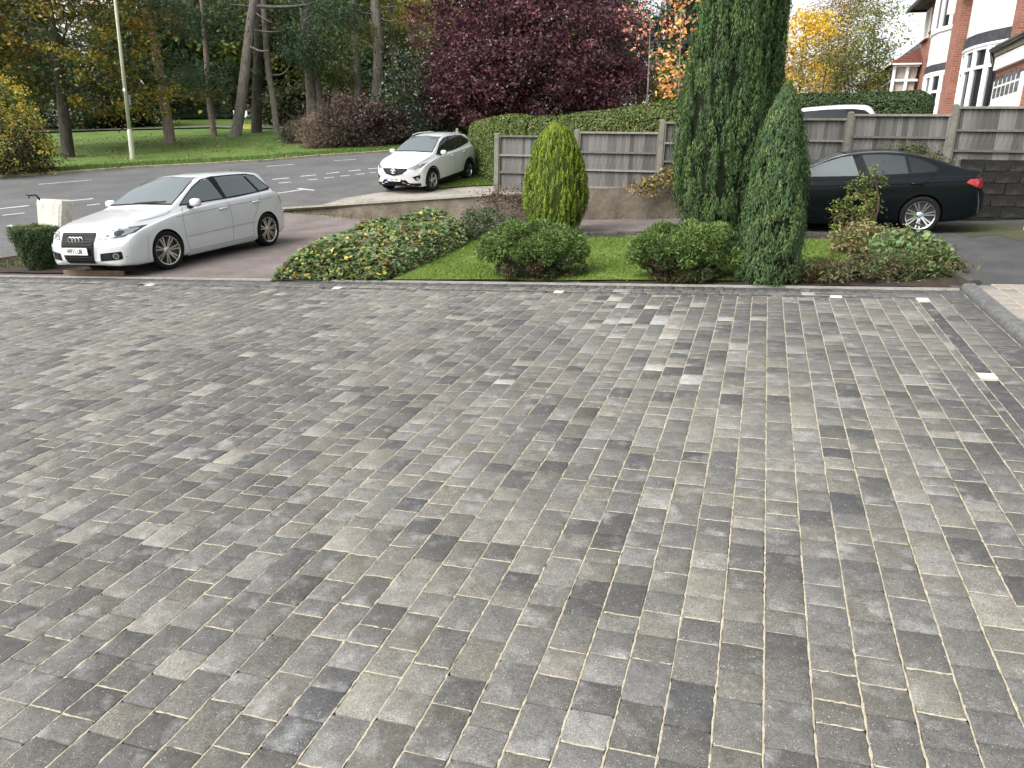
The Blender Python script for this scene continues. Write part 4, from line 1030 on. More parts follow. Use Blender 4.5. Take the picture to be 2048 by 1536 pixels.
# ---- tall pines and other trunks in the park
def needle_pads(r, pads, per, L=.26, W=.05):
    """pads: (centre, radius, flat) -> tufts"""
    Ps, Cs = [], []
    for c, rad, colr in pads:
        n = int(per * rad * rad); P = np.array(c) + r.normal(size=(n, 3)) * np.array([.48, .48, .26]) * rad; Ps.append(P); Cs.append(jit(colr, n, r, .28))
    P = np.concatenate(Ps); n = len(P); return P, unit(r.normal(size=(n, 3)) + np.array([0, 0, .4])), unit(r.normal(size=(n, 3)) + np.array([0, 0, .5])), L * np.exp(r.normal(0, .2, n)), W * np.exp(r.normal(0, .2, n)), np.concatenate(Cs)
GRN = (.034, .058, .029); GRY = (.045, .060, .032); OLV = (.065, .072, .025)
def pine(label, base_px, line, r0, r1, branches, pads, m=m_bark, seed=1, dens=330, top=True, grp='tall pines in the park'):
    """everything in pixels at the trunk's own distance; branches: [(p0, p1, p2, r)], pads: [(px, py, rad_px, colour)]"""
    b = hit(*base_px); Z = float((b - CAM) @ CM[:, 2]); r = np.random.default_rng(seed); k = Z / FPX
    o = empty('pine_tree', tuple(b)); tag(o, label, 'tree', grp)
    pts = [np.array([0, 0, -.3]), np.zeros(3)] + [pt(x, y, Z) - b for x, y in line]; P = catmull(pts, 5); mb = MB(); rad = np.interp(np.linspace(0, 1, len(P)), [0, .1, 1], [r0 * 1.3, r0, r1]); mb.tube(P, list(rad), 12)
    for br in branches:
        q = [pt(x, y, Z) - b for x, y in br[:-1]]; yo = r.uniform(-1.2, .6); q = [v + np.array([0, yo * i / max(1, len(q) - 1), 0]) for i, v in enumerate(q)]; C = catmull(q, 4); mb.tube(C, list(np.linspace(br[-1], br[-1] * .35, len(C))), 6)
    mb.build('trunk', m, o, smooth=True)
    pd = [(pt(x, y, Z + r.uniform(-1.6, 1.6)) - b, rp * k, c) for x, y, rp, c in pads]
    if top:
        tp = P[-1]
        for i in range(22): a = r.uniform(0, 6.28); pd.append((tp + np.array([math.cos(a) * r.uniform(.3, 3), math.sin(a) * r.uniform(.3, 3), r.uniform(-1.5, 3.5)]), r.uniform(.8, 1.5), GRN))
    if pd: foliage('crown', *needle_pads(r, pd, dens), o, m_needle)
    return o
pine('leaning pine with reddish trunk just past the lamp post', (340, 291), [(336, 250), (322, 170), (308, 80), (290, 10), (270, -120), (262, -260)], .30, .16,
     [((312, 100), (330, 80), (352, 70), .06), ((303, 50), (280, 30), (250, 25), .06), ((322, 165), (345, 170), (370, 168), .05)],
     [(330, 40, 34, BR[2][1]), (365, 62, 36, GRY), (300, -20, 50, GRY), (262, 15, 34, OLV), (352, 118, 38, GRN), (378, 160, 42, GRN), (345, 10, 45, GRY)], m_barkp, 2)
pine('slender pine with a low bushy dark crown beside the far hedge', (429, 277), [(424, 240), (418, 200), (414, 130), (408, 50), (400, -60), (398, -200)], .19, .12,
     [((416, 185), (440, 170), (460, 160), .04), ((415, 150), (390, 140), (370, 130), .04), ((411, 80), (440, 70), (470, 75), .05)],
     [(360, 165, 42, GRN), (400, 150, 44, GRN), (440, 172, 36, GRN), (380, 185, 36, OLV), (425, 190, 30, OLV), (455, 140, 38, GRN), (390, 40, 52, GRN), (440, 25, 50, GRN), (470, 60, 40, GRY), (360, 20, 40, GRY), (425, 75, 34, GRN)], m_barkp, 3)
pine('pale pine leaning right with bare side branches in front of the white board', (470, 277), [(480, 220), (490, 140), (499, 60), (508, 0), (520, -90), (528, -230)], .33, .2,
     [((508, 12), (550, 13), (605, 8), (640, -5), .12), ((507, 22), (525, 35), (548, 48), .05), ((504, 60), (530, 62), (556, 60), .08), ((495, 92), (515, 100), (530, 106), (548, 107), .08), ((490, 132), (502, 140), (514, 150), .04), ((506, 14), (480, 12), (455, 14), .07)],
     [(610, 5, 44, GRN), (650, 15, 50, GRN), (575, 62, 34, GRN), (455, 10, 36, GRY), (690, 40, 44, GRN), (640, 55, 46, GRN)], m_bark, 4)
pine('dark straight trunk clad in ivy behind the leaning pale pine', (513, 269), [(514, 200), (517, 100), (520, 20), (524, -80), (528, -220)], .34, .22, [((515, 140), (530, 130), (542, 124), .05), ((516, 60), (500, 45), (488, 40), .05)],
     [(508, 180, 16, GRN), (512, 150, 16, GRN), (520, 200, 14, GRN), (505, 20, 40, OLV), (540, 45, 30, OLV)], m_barkd, 5)
pine('crooked pine with hooked low branch right of the white board', (553, 271), [(551, 240), (545, 190), (537, 140), (530, 60), (527, 0), (524, -100), (522, -240)], .2, .15,
     [((540, 150), (560, 150), (575, 142), (582, 128), .07), ((528, 50), (512, 55), (500, 60), .05)],
     [(590, 105, 44, GRN), (630, 90, 54, GRN), (590, 70, 46, GRN), (660, 105, 50, GRN), (560, 90, 36, GRN), (680, 130, 42, OLV), (630, 130, 44, GRN), (700, 90, 44, OLV)], m_bark, 6)
pine('broad twin-stemmed trunk behind the heap of brown twigs', (625, 262), [(624, 220), (620, 150), (612, 60), (604, -30), (600, -200)], .40, .25, [((640, 262), (640, 200), (634, 150), (624, 60), (622, -20), .30)],
     [(590, 20, 44, GRN), (640, 130, 40, GRN), (600, 100, 44, GRN), (660, 150, 40, OLV)], m_bark, 7)
pine('tall straight pine with flaking trunk between twin stem and purple shrubs', (716, 262), [(716, 200), (713, 120), (708, 40), (706, -60), (704, -220)], .24, .18, [((710, 95), (690, 90), (660, 84), (625, 72), (592, 68), .08), ((712, 150), (735, 140), (750, 137), .05)],
     [(690, 20, 46, GRN), (740, 30, 40, OLV), (660, 20, 50, GRN), (690, 160, 36, OLV), (720, 55, 34, BR[2][1])], m_bark, 8)
pine('pine with many broken branch stubs left of the copper beech', (752, 262), [(752, 200), (756, 120), (754, 60), (750, 0), (748, -100), (746, -240)], .34, .26,
     [((757, 115), (775, 108), (790, 105), (815, 104), .06), ((757, 133), (790, 132), (835, 130), .07), ((752, 163), (770, 158), (795, 160), .06), ((751, 30), (735, 26), (718, 24), .06), ((752, 32), (775, 42), (795, 40), (812, 28), .07), ((752, 15), (790, 12), (808, 8), .06)] + [((755 + s, y), (755 + 3 * s, y - 3), (755 + 4.5 * s, y - 4), .03) for y in range(15, 190, 14) for s in (-4, 4)],
     [(760, -20, 44, OLV), (835, 108, 26, OLV), (845, 75, 30, YG[1][1]), (820, 40, 34, BR[0][1]), (835, 15, 34, BR[1][1]), (745, 30, 34, BR[1][1]), (730, 60, 34, OLV), (820, 150, 34, OLV), (790, 185, 40, OLV), (775, 100, 30, OLV)], m_bark, 9)
pine('slim straight pine just behind the pine with broken stubs', (796, 255), [(796, 200), (788, 120), (782, 40), (780, -60), (778, -220)], .21, .16, [((786, 60), (805, 45), (815, 30), .05)],
     [(800, 50, 36, YG[0][1]), (815, 90, 30, YG[1][1]), (790, 0, 36, YG[0][1]), (790, 70, 30, OLV), (830, 180, 36, OLV)], m_bark, 10)
pine('thin pale pine close against the left side of the copper beech', (830, 250), [(830, 190), (826, 120), (822, 60), (820, 0), (818, -150)], .14, .1, [], [(825, 70, 34, OLV), (835, 20, 34, BR[0][1]), (838, 110, 30, YG[1][1])], m_bark, 11)
pine('thin pale trunk standing behind the purple shrubs', (693, 255), [(692, 220), (690, 160), (688, 120)], .07, .05, [], [(700, 175, 16, BR[1][1]), (715, 178, 16, BR[0][1])], m_barkp, 12, top=False)

# ---- the wood behind
BRO = [(3, (.05, .055, .02)), (2, (.085, .06, .022)), (1, (.03, .04, .018))]
def wood():
    r = np.random.default_rng(31)
    desc = [('broad dark evergreen tree at the far left edge of the park', DK), ('brown-tinged tree at the upper left behind the maple', BRO), ('dark green tree behind the leaning reddish pine', DK), ('deep green tree in the wood behind the slender pine', DK),
            ('olive tree in the wood left of the pale leaning pine', OL), ('rust-brown tree in the wood behind the leaning pines', BR), ('dark olive tree behind the ivy-clad trunk', OL), ('brown autumn tree behind the crooked pine', BR),
            ('deep green tree behind the twin-stemmed trunk', DK), ('olive-yellow tree behind the tall straight pine', OL), ('dark tree behind the pine with broken stubs', DK), ('bright yellow-green tree showing between the pines by the beech', YG), ('olive tree behind the left side of the copper beech', OL),
            ('dark green tree behind the middle of the copper beech', DK), ('olive tree behind the right side of the copper beech', OL)]
    X = [-60, 60, 300, 390, 450, 400, 520, 560, 620, 690, 740, 800, 880, 1010, 1180]; ZS = [58, 66, 60, 70, 62, 82, 66, 80, 70, 64, 76, 70, 74, 84, 80]
    for (lb, p), x, Z in zip(desc, X, ZS):
        b = pt(x, 250, Z); b[2] = H(b[0], b[1]); hgt = r.uniform(11, 15.5); c = b + np.array([0, 0, hgt * .54]); rx = r.uniform(3.6, 4.8)
        cr = blob_crown(r, c, (rx, rx, hgt * .46), 150, 70, .72, .40, .25, lambda Cn, rr, p=p: pick(p, len(Cn), rr) * 1.6, int(x) + 300, .25, .55, zmin=b[2] + 1.2)
        tree('woodland_tree', lb, b, [b, b + (0, 0, 4), b + (.2, 0, hgt * .8)], .3, .08, cr, m_barkd, 'trees of the wood behind the park', nlimb=12, seed=int(x) + 400)
wood()
# ---- shrubs and hedges of the park
def shrub(name, label, base, radii, ncl, per, rc, L, W, palette, seed, cat='shrub', group=None, m_lf=None, zlift=.55, stems=9, up=0.0, inner=.4):
    b = np.array(base); r = np.random.default_rng(seed); o = empty(name, tuple(b)); tag(o, label, cat, group)
    c = np.array([0, 0, radii[2] * zlift]); P, N, A, LL, WW, C, Cn = blob_crown(r, c, radii, ncl, per, rc, L, W, palette, seed, inner, .8, zmin=.04)
    ok = P[:, 2] > .0; A = A + np.array([0, 0, up]); foliage('foliage', P[ok], N[ok], A[ok], LL[ok], WW[ok], C[ok], o, m_lf)
    mb = MB()
    for i in r.choice(len(Cn), min(stems, len(Cn)), replace=False): limbs(mb, None, (r.normal(0, .06), r.normal(0, .06), -.08), [Cn[i]], .03 + .012 * radii[2], r)
    mb.build('stems', m_twig, o, smooth=True); return o
def at(px, py): return hit(px, py)
shrub('variegated_shrub', 'golden variegated shrub at the left edge of the far grass', at(5, 352), (1.75, 1.5, 2.9), 330, 46, .17, .10, .065, pal((4, (.30, .24, .035)), (3, (.16, .15, .03)), (2, (.06, .07, .02)), (.6, (.42, .36, .10))), 41, zlift=.42)
shrub('dark_bush', 'dark mottled bush at the foot of the golden shrub', at(48, 347), (1.15, .9, 1.3), 130, 44, .16, .10, .06, pal((4, (.03, .034, .022)), (2, (.05, .045, .03)), (.5, (.25, .2, .05))), 42, zlift=.4)
shrub('laurel_bank', 'big dark green laurel bank behind the maple trunk', at(170, 259), (5.2, 2.6, 3.6), 430, 60, .4, .30, .12, pal((3, (.018, .030, .014)), (3, (.028, .044, .018)), (1, (.045, .06, .022))), 43, zlift=.35, m_lf=m_glossy)
shrub('dark_bush', 'dark evergreen bush at the far left behind the maple', at(-60, 262), (4.0, 2.5, 5.5), 240, 50, .45, .32, .14, pal(*DK), 44, zlift=.4)
shrub('laurel_bush', 'dark laurel rising behind the laurel bank near the lamp post', at(262, 256), (2.6, 2.2, 3.4), 200, 50, .4, .28, .13, pal(*DK), 45, zlift=.4, m_lf=m_glossy)
shrub('low_bush', 'yellow-green bush under the trees right of the lamp post', pt(320, 232, 62) * 0 + np.append(pt(325, 240, 64)[:2], H(*pt(325, 240, 64)[:2])), (3.2, 2, 3.2), 160, 50, .5, .3, .16, pal(*YG), 46)
for i, (x, y, z, rx, rz, p, lb) in enumerate([(520, 250, 66, 4.2, 4.2, OL, 'olive bush behind the base of the leaning pines'), (585, 245, 64, 4.0, 5.2, [(2, (.06, .075, .02)), (1, (.10, .085, .02))], 'olive bush left of the twin-stemmed trunk'), (600, 262, 52, 2.6, 1.7, [(2, (.05, .06, .02)), (1, (.03, .035, .018))], 'low dark green bush beside the crooked pine'),
        (700, 250, 60, 3.2, 4.6, OL, 'olive bush behind the purple shrub'), (775, 245, 58, 2.6, 5.2, DK, 'dark green bush between the pines right of the purple shrub'), (660, 240, 66, 3.4, 5.6, DK, 'dark bush behind the twin-stemmed trunk'), (240, 235, 70, 5.5, 6.5, OL, 'olive bush far behind the lamp post'), (420, 235, 78, 5.5, 5.5, DK, 'dark bush far behind the slender pine'), (480, 240, 80, 5, 5, OL, 'olive bush far behind the white board')]):
    q = pt(x, y, z); b = np.array([q[0], q[1], H(q[0], q[1])]); shrub('woodland_bush', lb, b, (rx, rx * .7, rz), 150, 55, .5, .34, .18, pal(*p), 60 + i, group='bushes at the edge of the wood', zlift=.4)
def clipped(name, label, corners, h0, h1, width, L, W, palette, seed, fn, dens, m_core, rnd=.35, cat='hedge', tops=None):
    """a clipped hedge along a polyline; surface of small leaves over a dark twiggy core"""
    r = np.random.default_rng(seed); P0 = [np.array(p, float) for p in (catmull(corners, 5) if len(corners) > 2 else corners)]; o = empty(name, (P0[0][0], P0[0][1], float(fn(*P0[0])))); tag(o, label, cat); org = np.array(o.location)
    seg = [np.linalg.norm(b - a) for a, b in zip(P0[:-1], P0[1:])]; tot = sum(seg)
    n = int(dens * tot * (2 * max(h0, h1) + width)); s = r.random(n) * tot
    cum = np.concatenate([[0], np.cumsum(seg)]); i = np.clip(np.searchsorted(cum, s) - 1, 0, len(seg) - 1); A_ = np.array(P0); t = (s - cum[i]) / np.array(seg)[i]
    c = A_[i] * (1 - t)[:, None] + A_[i + 1] * t[:, None]; d = unit(A_[i + 1] - A_[i]); nn = np.stack([-d[:, 1], d[:, 0]], 1)
    h = h0 + (h1 - h0) * s / tot
    if tops is not None: h = np.interp(s / tot, *tops)
    u = r.random(n) * (2 * h + width) ; side = np.where(u < h, -1, np.where(u < h + width, 0, 1))
    z = np.where(side < 0, u, np.where(side == 0, h, u - h - width)); y = np.where(side < 0, -width / 2, np.where(side == 0, u - h - width / 2, width / 2))
    endf = np.minimum(s, tot - s); er = np.clip(1 - endf / rnd, 0, 1)                       # rounded ends
    y = y * np.sqrt(1 - er ** 2 * .96)
    zr = np.clip((z - (h - rnd * .6)) / (rnd * .6), 0, 1); y = y * (1 - .18 * zr ** 2); z = z - .10 * (np.abs(y) / (width / 2)) ** 4 * zr - er ** 2 * .35 * np.clip(z / h, 0, 1) ** 3
    dep = r.exponential(.035, n) + .03 * np.sin(s * 3.1 + z * 2) * np.sin(z * 4.3 + s); zz = z - np.where(side == 0, dep, 0); y = y - np.sign(y) * np.where(side == 0, 0, dep)
    gz = fn(c[:, 0], c[:, 1]); P = np.c_[c[:, 0] + nn[:, 0] * y, c[:, 1] + nn[:, 1] * y, gz + zz]
    out = np.c_[nn[:, 0] * np.sign(y), nn[:, 1] * np.sign(y), np.zeros(n)]; out[side == 0] = (0, 0, 1)
    N = unit(out + r.normal(size=(n, 3)) * .6 + np.array([0, 0, .35])); C = jit(pick(palette, n, r), n, r)
    foliage('foliage', P - org, N, r.normal(size=(n, 3)), L * np.exp(r.normal(0, .2, n)), W * np.exp(r.normal(0, .2, n)), C, o)
    mb = MB(); k = 24; V = []; F = []
    for j in range(k + 1):
        s_ = tot * (j + .0) / k; s_ = min(max(s_, .14), tot - .14); ii = int(np.clip(np.searchsorted(cum, s_) - 1, 0, len(seg) - 1)); tt = (s_ - cum[ii]) / seg[ii]; cc = P0[ii] * (1 - tt) + P0[ii + 1] * tt; dd = (P0[ii + 1] - P0[ii]) / seg[ii]; nv_ = np.array([-dd[1], dd[0]])
        hh = (h0 + (h1 - h0) * s_ / tot if tops is None else float(np.interp(s_ / tot, *tops))) - .13; e_ = max(0, 1 - min(s_, tot - s_) / rnd); ww = max(.02, (width / 2 - .12) * math.sqrt(max(.05, 1 - e_ ** 2 * .9))); g_ = float(fn(*cc))
        hh -= e_ ** 2 * .3
        for yy, z_ in ((-ww, 0), (-ww, hh - .1), (-ww * .7, hh), (ww * .7, hh), (ww, hh - .1), (ww, 0)): V.append(np.array([cc[0] + nv_[0] * yy, cc[1] + nv_[1] * yy, g_ + z_]) - org)
    for j in range(k):
        for q in range(5): F.append((j * 6 + q, j * 6 + q + 1, (j + 1) * 6 + q + 1, (j + 1) * 6 + q))
    F.append(tuple(range(6))); F.append(tuple(k * 6 + q for q in reversed(range(6)))); mb.add(V, F); mb.build('twigs', m_core, o); return o
m_hcore = noisy('hedge_twigs', (.012, .014, .008), (.03, .03, .018), 12, .95)
PRV = [(4, (.066, .095, .024)), (3, (.09, .118, .03)), (2, (.044, .066, .02)), (.6, (.13, .13, .03)), (.3, (.14, .085, .03))]
def hz(px, py, Z): return pt(px, py, Z)[:2]
_h0, _h1, _h2 = hz(966, 350, 28.4), hz(985, 345, 24.6), hz(1420, 330, 20.3)
def top_h(q, z): return z - float(HN(*q))
zt0, zt1, zt2 = pt(970, 246, 27.2)[2], pt(1080, 236, 23.6)[2], pt(1340, 218, 21.2)[2]
clipped('privet_hedge', 'long clipped privet hedge rising to the right behind the fence', [_h0, hz(985, 345, 26.6), hz(1080, 345, 23.4), _h2], 2, 2, 1.3, .066, .042, PRV, 71, HN, 1550, m_hcore, .75,
        tops=([0, .12, .4, 1], [top_h(_h0, zt0) - .1, top_h(hz(985, 345, 26.6), zt0), top_h(hz(1080, 345, 23.4), zt1), top_h(_h2, zt2 + .25)]))
_q0, _q1 = hz(1560, 190, 23.5), hz(1872, 188, 21.8)
clipped('dark_hedge', 'dark clipped hedge above the fence in front of the brick houses', [_q0, _q1], top_h(_q0, pt(1600, 190, 23.2)[2]), top_h(_q1, pt(1860, 182, 21.9)[2]), 1.2, .062, .042, [(4, (.026, .046, .017)), (3, (.04, .066, .022)), (1, (.06, .085, .026))], 72, HN, 1450, m_hcore, .5)
_p0, _p1 = np.array(hz(352, 250, 62)), np.array(hz(482, 250, 60)); clipped('park_hedge', 'dark clipped hedge in the middle distance behind the slender pine', [_p0, _p1], 1.75, 1.75, 1.6, .16, .09, [(3, (.02, .034, .016)), (2, (.032, .048, .02)), (1, (.07, .08, .04))], 73, lambda x, y: H(x, y) + .06, 420, m_hcore, .4)
# the clipped box bush at the nose of the white hatchback: wider at the top
def box_bush():
    r = np.random.default_rng(74); c = pt(78, 512, 13.9); b = np.array([c[0], c[1], H(c[0], c[1]) + .02]); o = empty('box_bush', tuple(b)); tag(o, 'small clipped box bush, wider at the top, at the nose of the hatchback', 'shrub')
    n = 24000; d = sph(n, r); d[:, 2] = r.uniform(-1, 1, n); ang = r.uniform(0, 6.28, n); z = r.uniform(0, .78, n); top = r.random(n) < .3
    R = np.interp(z, [0, .15, .45, .70, .78], [.17, .23, .33, .39, .37]); rr = R * np.where(top, np.sqrt(r.random(n)), 1 + .06 - r.exponential(.10, n)) * (1 + .08 * np.sin(5 * ang + z * 9) + .06 * np.sin(9 * ang - z * 17)); z = np.where(top, .765 + .03 * np.sin(ang * 3 + rr * 9) - .05 * (rr / .47) ** 4, z)
    sq = .82 / np.maximum(np.abs(np.cos(ang - .3)), np.abs(np.sin(ang - .3))) * .55 + .55; P = np.c_[rr * sq * np.cos(ang), rr * sq * np.sin(ang) * .9, z] + r.normal(0, .018, (n, 3))
    N = unit(np.c_[np.cos(ang), np.sin(ang), np.where(top, 3, .4)] + r.normal(size=(n, 3)) * .6)
    C = jit(np.where((top & (r.random(n) < .7))[:, None], np.array([.085, .10, .02]), pick([(3, (.026, .046, .014)), (2, (.04, .062, .018))], n, r)), n, r); foliage('foliage', P, N, r.normal(size=(n, 3)), .030, .018, C, o)
    mb = MB(); mb.lathe([(.0, .0), (.14, 0), (.24, .4), (.29, .66), (.24, .70), (0, .70)], 16); mb.build('twigs', m_hcore, o)
box_bush()

# ---- copper beech
def beech():
    Z = 39.0; k = Z / FPX; b = pt(1075, 235, Z); b[2] = HN(b[0], b[1]); r = np.random.default_rng(81)
    pf = pal((4, (.062, .024, .031)), (3, (.086, .034, .043)), (2, (.040, .018, .023)), (1, (.12, .042, .054)), (1, (.10, .064, .07)))
    P1 = blob_crown(r, pt(1065, 95, Z), (5.6, 4.6, 4.3), 760, 100, .42, .15, .10, pf, 82, .35, .55)
    P2 = blob_crown(r, pt(1050, -60, Z + .5), (4.6, 4.2, 4.4), 330, 90, .42, .15, .10, pf, 83, .35, .55)
    P3 = blob_crown(r, pt(960, 175, Z - 1), (2.9, 2.4, 1.9), 260, 100, .36, .14, .095, pf, 84, .3, .6)
    P4 = blob_crown(r, pt(1190, 165, Z - 1), (2.7, 2.4, 1.7), 230, 100, .36, .14, .095, pf, 85, .3, .6)
    cr = tuple(np.concatenate([a[i] for a in (P1, P2, P3, P4)]) for i in range(7))
    ok = cr[0][:, 2] > b[2] + .5; cr = tuple(x[ok] for x in cr[:6]) + (cr[6],)
    tree('copper_beech', 'large copper beech with deep purple leaves behind the long hedge', b, [b, b + (0, 0, 1.6), b + (.1, 0, 4), b + (.0, .2, 9.5)], .36, .12, cr, m_barkd, nlimb=46, limb_r=.42, seed=86)
beech()
# ---- purple and twiggy shrubs across the road
PUR = [(4, (.075, .047, .047)), (3, (.05, .033, .033)), (2, (.105, .068, .064)), (1, (.05, .05, .028)), (.6, (.10, .048, .035))]
shrub('purple_shrub', 'mounded dull purple shrub across the road from the crossover', at(722, 293), (1.95, 1.6, 1.75), 320, 60, .22, .13, .06, pal(*PUR), 91, zlift=.42, stems=16)
shrub('purple_shrub', 'smaller purple shrub at the right end of the purple bank', at(785, 289), (1.25, 1.1, 1.3), 160, 55, .2, .12, .06, pal(*PUR), 92, zlift=.42, stems=10)
shrub('brown_twig_heap', 'heap of grey-brown twiggy growth at the foot of the twin trunk', at(655, 297), (1.5, 1.3, 1.7), 220, 60, .25, .22, .018, pal((3, (.085, .062, .048)), (2, (.12, .09, .07)), (1, (.05, .045, .03))), 93, zlift=.4, up=.9, stems=24)
shrub('dead_grass_clump', 'straw-coloured clump of dead growth by the road edge', at(630, 298), (.65, .55, 1.0), 120, 55, .16, .24, .016, pal((3, (.16, .115, .08)), (2, (.20, .15, .11))), 94, zlift=.4, up=1.4, stems=8)
shrub('low_bush', 'low dark brush left of the straw-coloured clump', at(600, 287), (1.3, 1.0, .9), 110, 50, .2, .14, .05, pal((3, (.07, .05, .042)), (2, (.05, .05, .03))), 95, zlift=.4)
shrub('dark_bush', 'dark green laurel between the purple shrubs and the copper beech', at(838, 284), (2.1, 1.8, 3.1), 240, 55, .3, .16, .08, pal((3, (.022, .034, .02)), (2, (.035, .048, .026))), 96, zlift=.42, m_lf=m_glossy)
shrub('olive_bush', 'olive bush behind the dark laurel beside the copper beech', at(870, 268), (2.2, 1.8, 3.6), 180, 55, .35, .2, .1, pal(*OL), 97, zlift=.42)
shrub('grey_green_bush', 'grey-green bush above the roof of the crossover', at(895, 276), (1.6, 1.3, 1.3), 120, 50, .25, .14, .07, pal((2, (.05, .055, .035)), (1, (.08, .07, .05))), 98, zlift=.4)

# ---- trees behind the hedge on the right
def bg_tree(name, label, px, Z, hgt, radii, ncl, per, rc, L, W, palette, seed, m_tr=m_barkd, cz=.55, inner=.3, trunk=.16, nlimb=20, group=None, zmin=.6, flat=.55):
    q = pt(px, 230, Z); b = np.array([q[0], q[1], float(HN(q[0], q[1]))]); r = np.random.default_rng(seed)
    cr = blob_crown(r, b + np.array([0, 0, hgt * cz]), radii, ncl, per, rc, L, W, palette, seed, inner, flat, zmin=b[2] + zmin)
    return tree(name, label, b, [b, b + (.05, 0, hgt * .3), b + (-.1, .1, hgt * .85)], trunk, trunk * .25, cr, m_tr, group, nlimb=nlimb, seed=seed)
bg_tree('evergreen_tree', 'dark green rounded tree right of the copper beech', 1278, 52, 8.2, (2.6, 2.4, 3.4), 200, 60, .4, .2, .1, pal(*DK), 101)
bg_tree('broadleaf_tree', 'dark green tree top peeping above the right edge of the copper beech', 1235, 60, 12, (2.4, 2.4, 3.6), 110, 40, .5, .2, .12, pal((2, (.03, .04, .03)), (1, (.05, .04, .035))), 102, cz=.75)
bg_tree('olive_tree', 'yellow-green bushy tree low behind the right end of the hedge', 1338, 38, 3.8, (1.5, 1.3, 1.9), 130, 60, .28, .13, .07, pal(*YG), 103)
bg_tree('cherry_tree', 'sparse young tree with orange leaves behind the hedge', 1352, 31, 6.6, (1.25, 1.1, 2.5), 85, 9, .20, .16, .11, pal((4, (.48, .22, .07)), (2, (.55, .30, .12)), (1, (.42, .14, .06)), (1, (.35, .3, .08))), 104, m_birch, cz=.6, trunk=.06, nlimb=40)
bg_tree('cherry_tree', 'bare-topped tree with few reddish leaves right of the copper beech', 1290, 36, 8.6, (1.7, 1.5, 2.6), 90, 8, .3, .15, .1, pal((3, (.50, .20, .15)), (2, (.45, .15, .12)), (1, (.5, .3, .15))), 105, m_birch, cz=.74, trunk=.06, nlimb=50)
bg_tree('yellow_tree', 'bright yellow autumn tree right of the tall conifer', 1592, 44, 6.6, (2.2, 1.9, 3.6), 300, 34, .26, .15, .10, pal((4, (.52, .34, .03)), (3, (.40, .25, .03)), (1, (.25, .2, .04))), 106, m_barkd, cz=.5, trunk=.1, nlimb=30)
for i, (x, Z, h, lb) in enumerate([(1672, 50, 11.5, 'thin-leaved birch with brownish leaves left of the brick houses'), (1725, 46, 10.5, 'loose pale green birch beside the porch of the brick house'), (1640, 58, 10, 'sparse brown birch right of the yellow tree')]):
    bg_tree('birch_tree', lb, x, Z, h, (1.9, 1.8, 5.0), 300, 20, .34, .14, .09, pal(*([(3, (.20, .13, .07)), (2, (.16, .13, .05)), (1, (.26, .17, .10))] if i != 1 else [(3, (.17, .19, .07)), (2, (.12, .15, .05)), (1, (.2, .14, .06))])), 107 + i, m_birch, cz=.52, inner=.1, trunk=.09, nlimb=60, group='birches beside the brick houses')
shrub('green_bush', 'green bush at the foot of the birches left of the porch', np.append(hz(1735, 190, 34), HN(*hz(1735, 190, 34))), (1.7, 1.4, 2.9), 180, 50, .28, .13, .07, pal(*OL), 111)
shrub('bronze_bush', 'bronze-green bush behind the dark hedge below the birches', np.append(hz(1668, 190, 36), HN(*hz(1668, 190, 36))), (2.0, 1.6, 3.4), 180, 50, .3, .13, .07, pal((3, (.13, .11, .04)), (2, (.09, .085, .03)), (1, (.18, .13, .05))), 112)

# ---- conifers of the front garden
def plumes(r, env, H_, npl, per, plen, prad, L, W, palette, lean=.10, sub=1.0, xs=1.0):
    """upright sprays hugging an envelope env(z/H, theta) -> radius"""
    z0 = r.random(npl) ** .9 * H_ * .97; th = r.uniform(0, 2 * math.pi, npl); R0 = env(z0 / H_, th) * (1 - np.abs(r.normal(0, .13, npl)))
    ln = plen * np.exp(r.normal(0, .3, npl)); ln = np.minimum(ln, H_ * 1.03 - z0 + .1); pr = prad * np.exp(r.normal(0, .25, npl))
    k = np.repeat(np.arange(npl), per); n = len(k); t = r.random(n) ** .8; ang = r.uniform(0, 2 * math.pi, n); rad = pr[k] * np.minimum(1, t * 5 + .4) * (1.02 - t) ** .75 * 1.35 * np.sqrt(r.random(n))
    zc = z0[k] + ln[k] * (t - .35); Rc = env(np.clip(zc / H_, 0, 1), th[k]); Rr = np.minimum(R0[k] + lean * (t - .3) * ln[k] * .4, Rc * 1.08 + .02)
    cx, cy_ = Rr * np.cos(th[k]), Rr * np.sin(th[k]); P = np.c_[cx + rad * np.cos(ang), (cy_ + rad * np.sin(ang)) * xs, np.maximum(zc, .02)]
    out = np.c_[np.cos(ang) * .6 + np.cos(th[k]) * .7, np.sin(ang) * .6 + np.sin(th[k]) * .7, np.full(n, .1)]; N = unit(out + r.normal(size=(n, 3)) * .45); A = unit(np.c_[np.cos(th[k]) * .25, np.sin(th[k]) * .25, np.ones(n)] + r.normal(size=(n, 3)) * .24)
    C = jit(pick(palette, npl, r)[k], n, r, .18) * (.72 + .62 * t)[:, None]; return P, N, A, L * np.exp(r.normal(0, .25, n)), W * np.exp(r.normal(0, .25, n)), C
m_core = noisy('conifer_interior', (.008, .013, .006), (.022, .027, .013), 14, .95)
m_core2 = noisy('golden_interior', (.03, .045, .008), (.06, .08, .016), 30, .95)
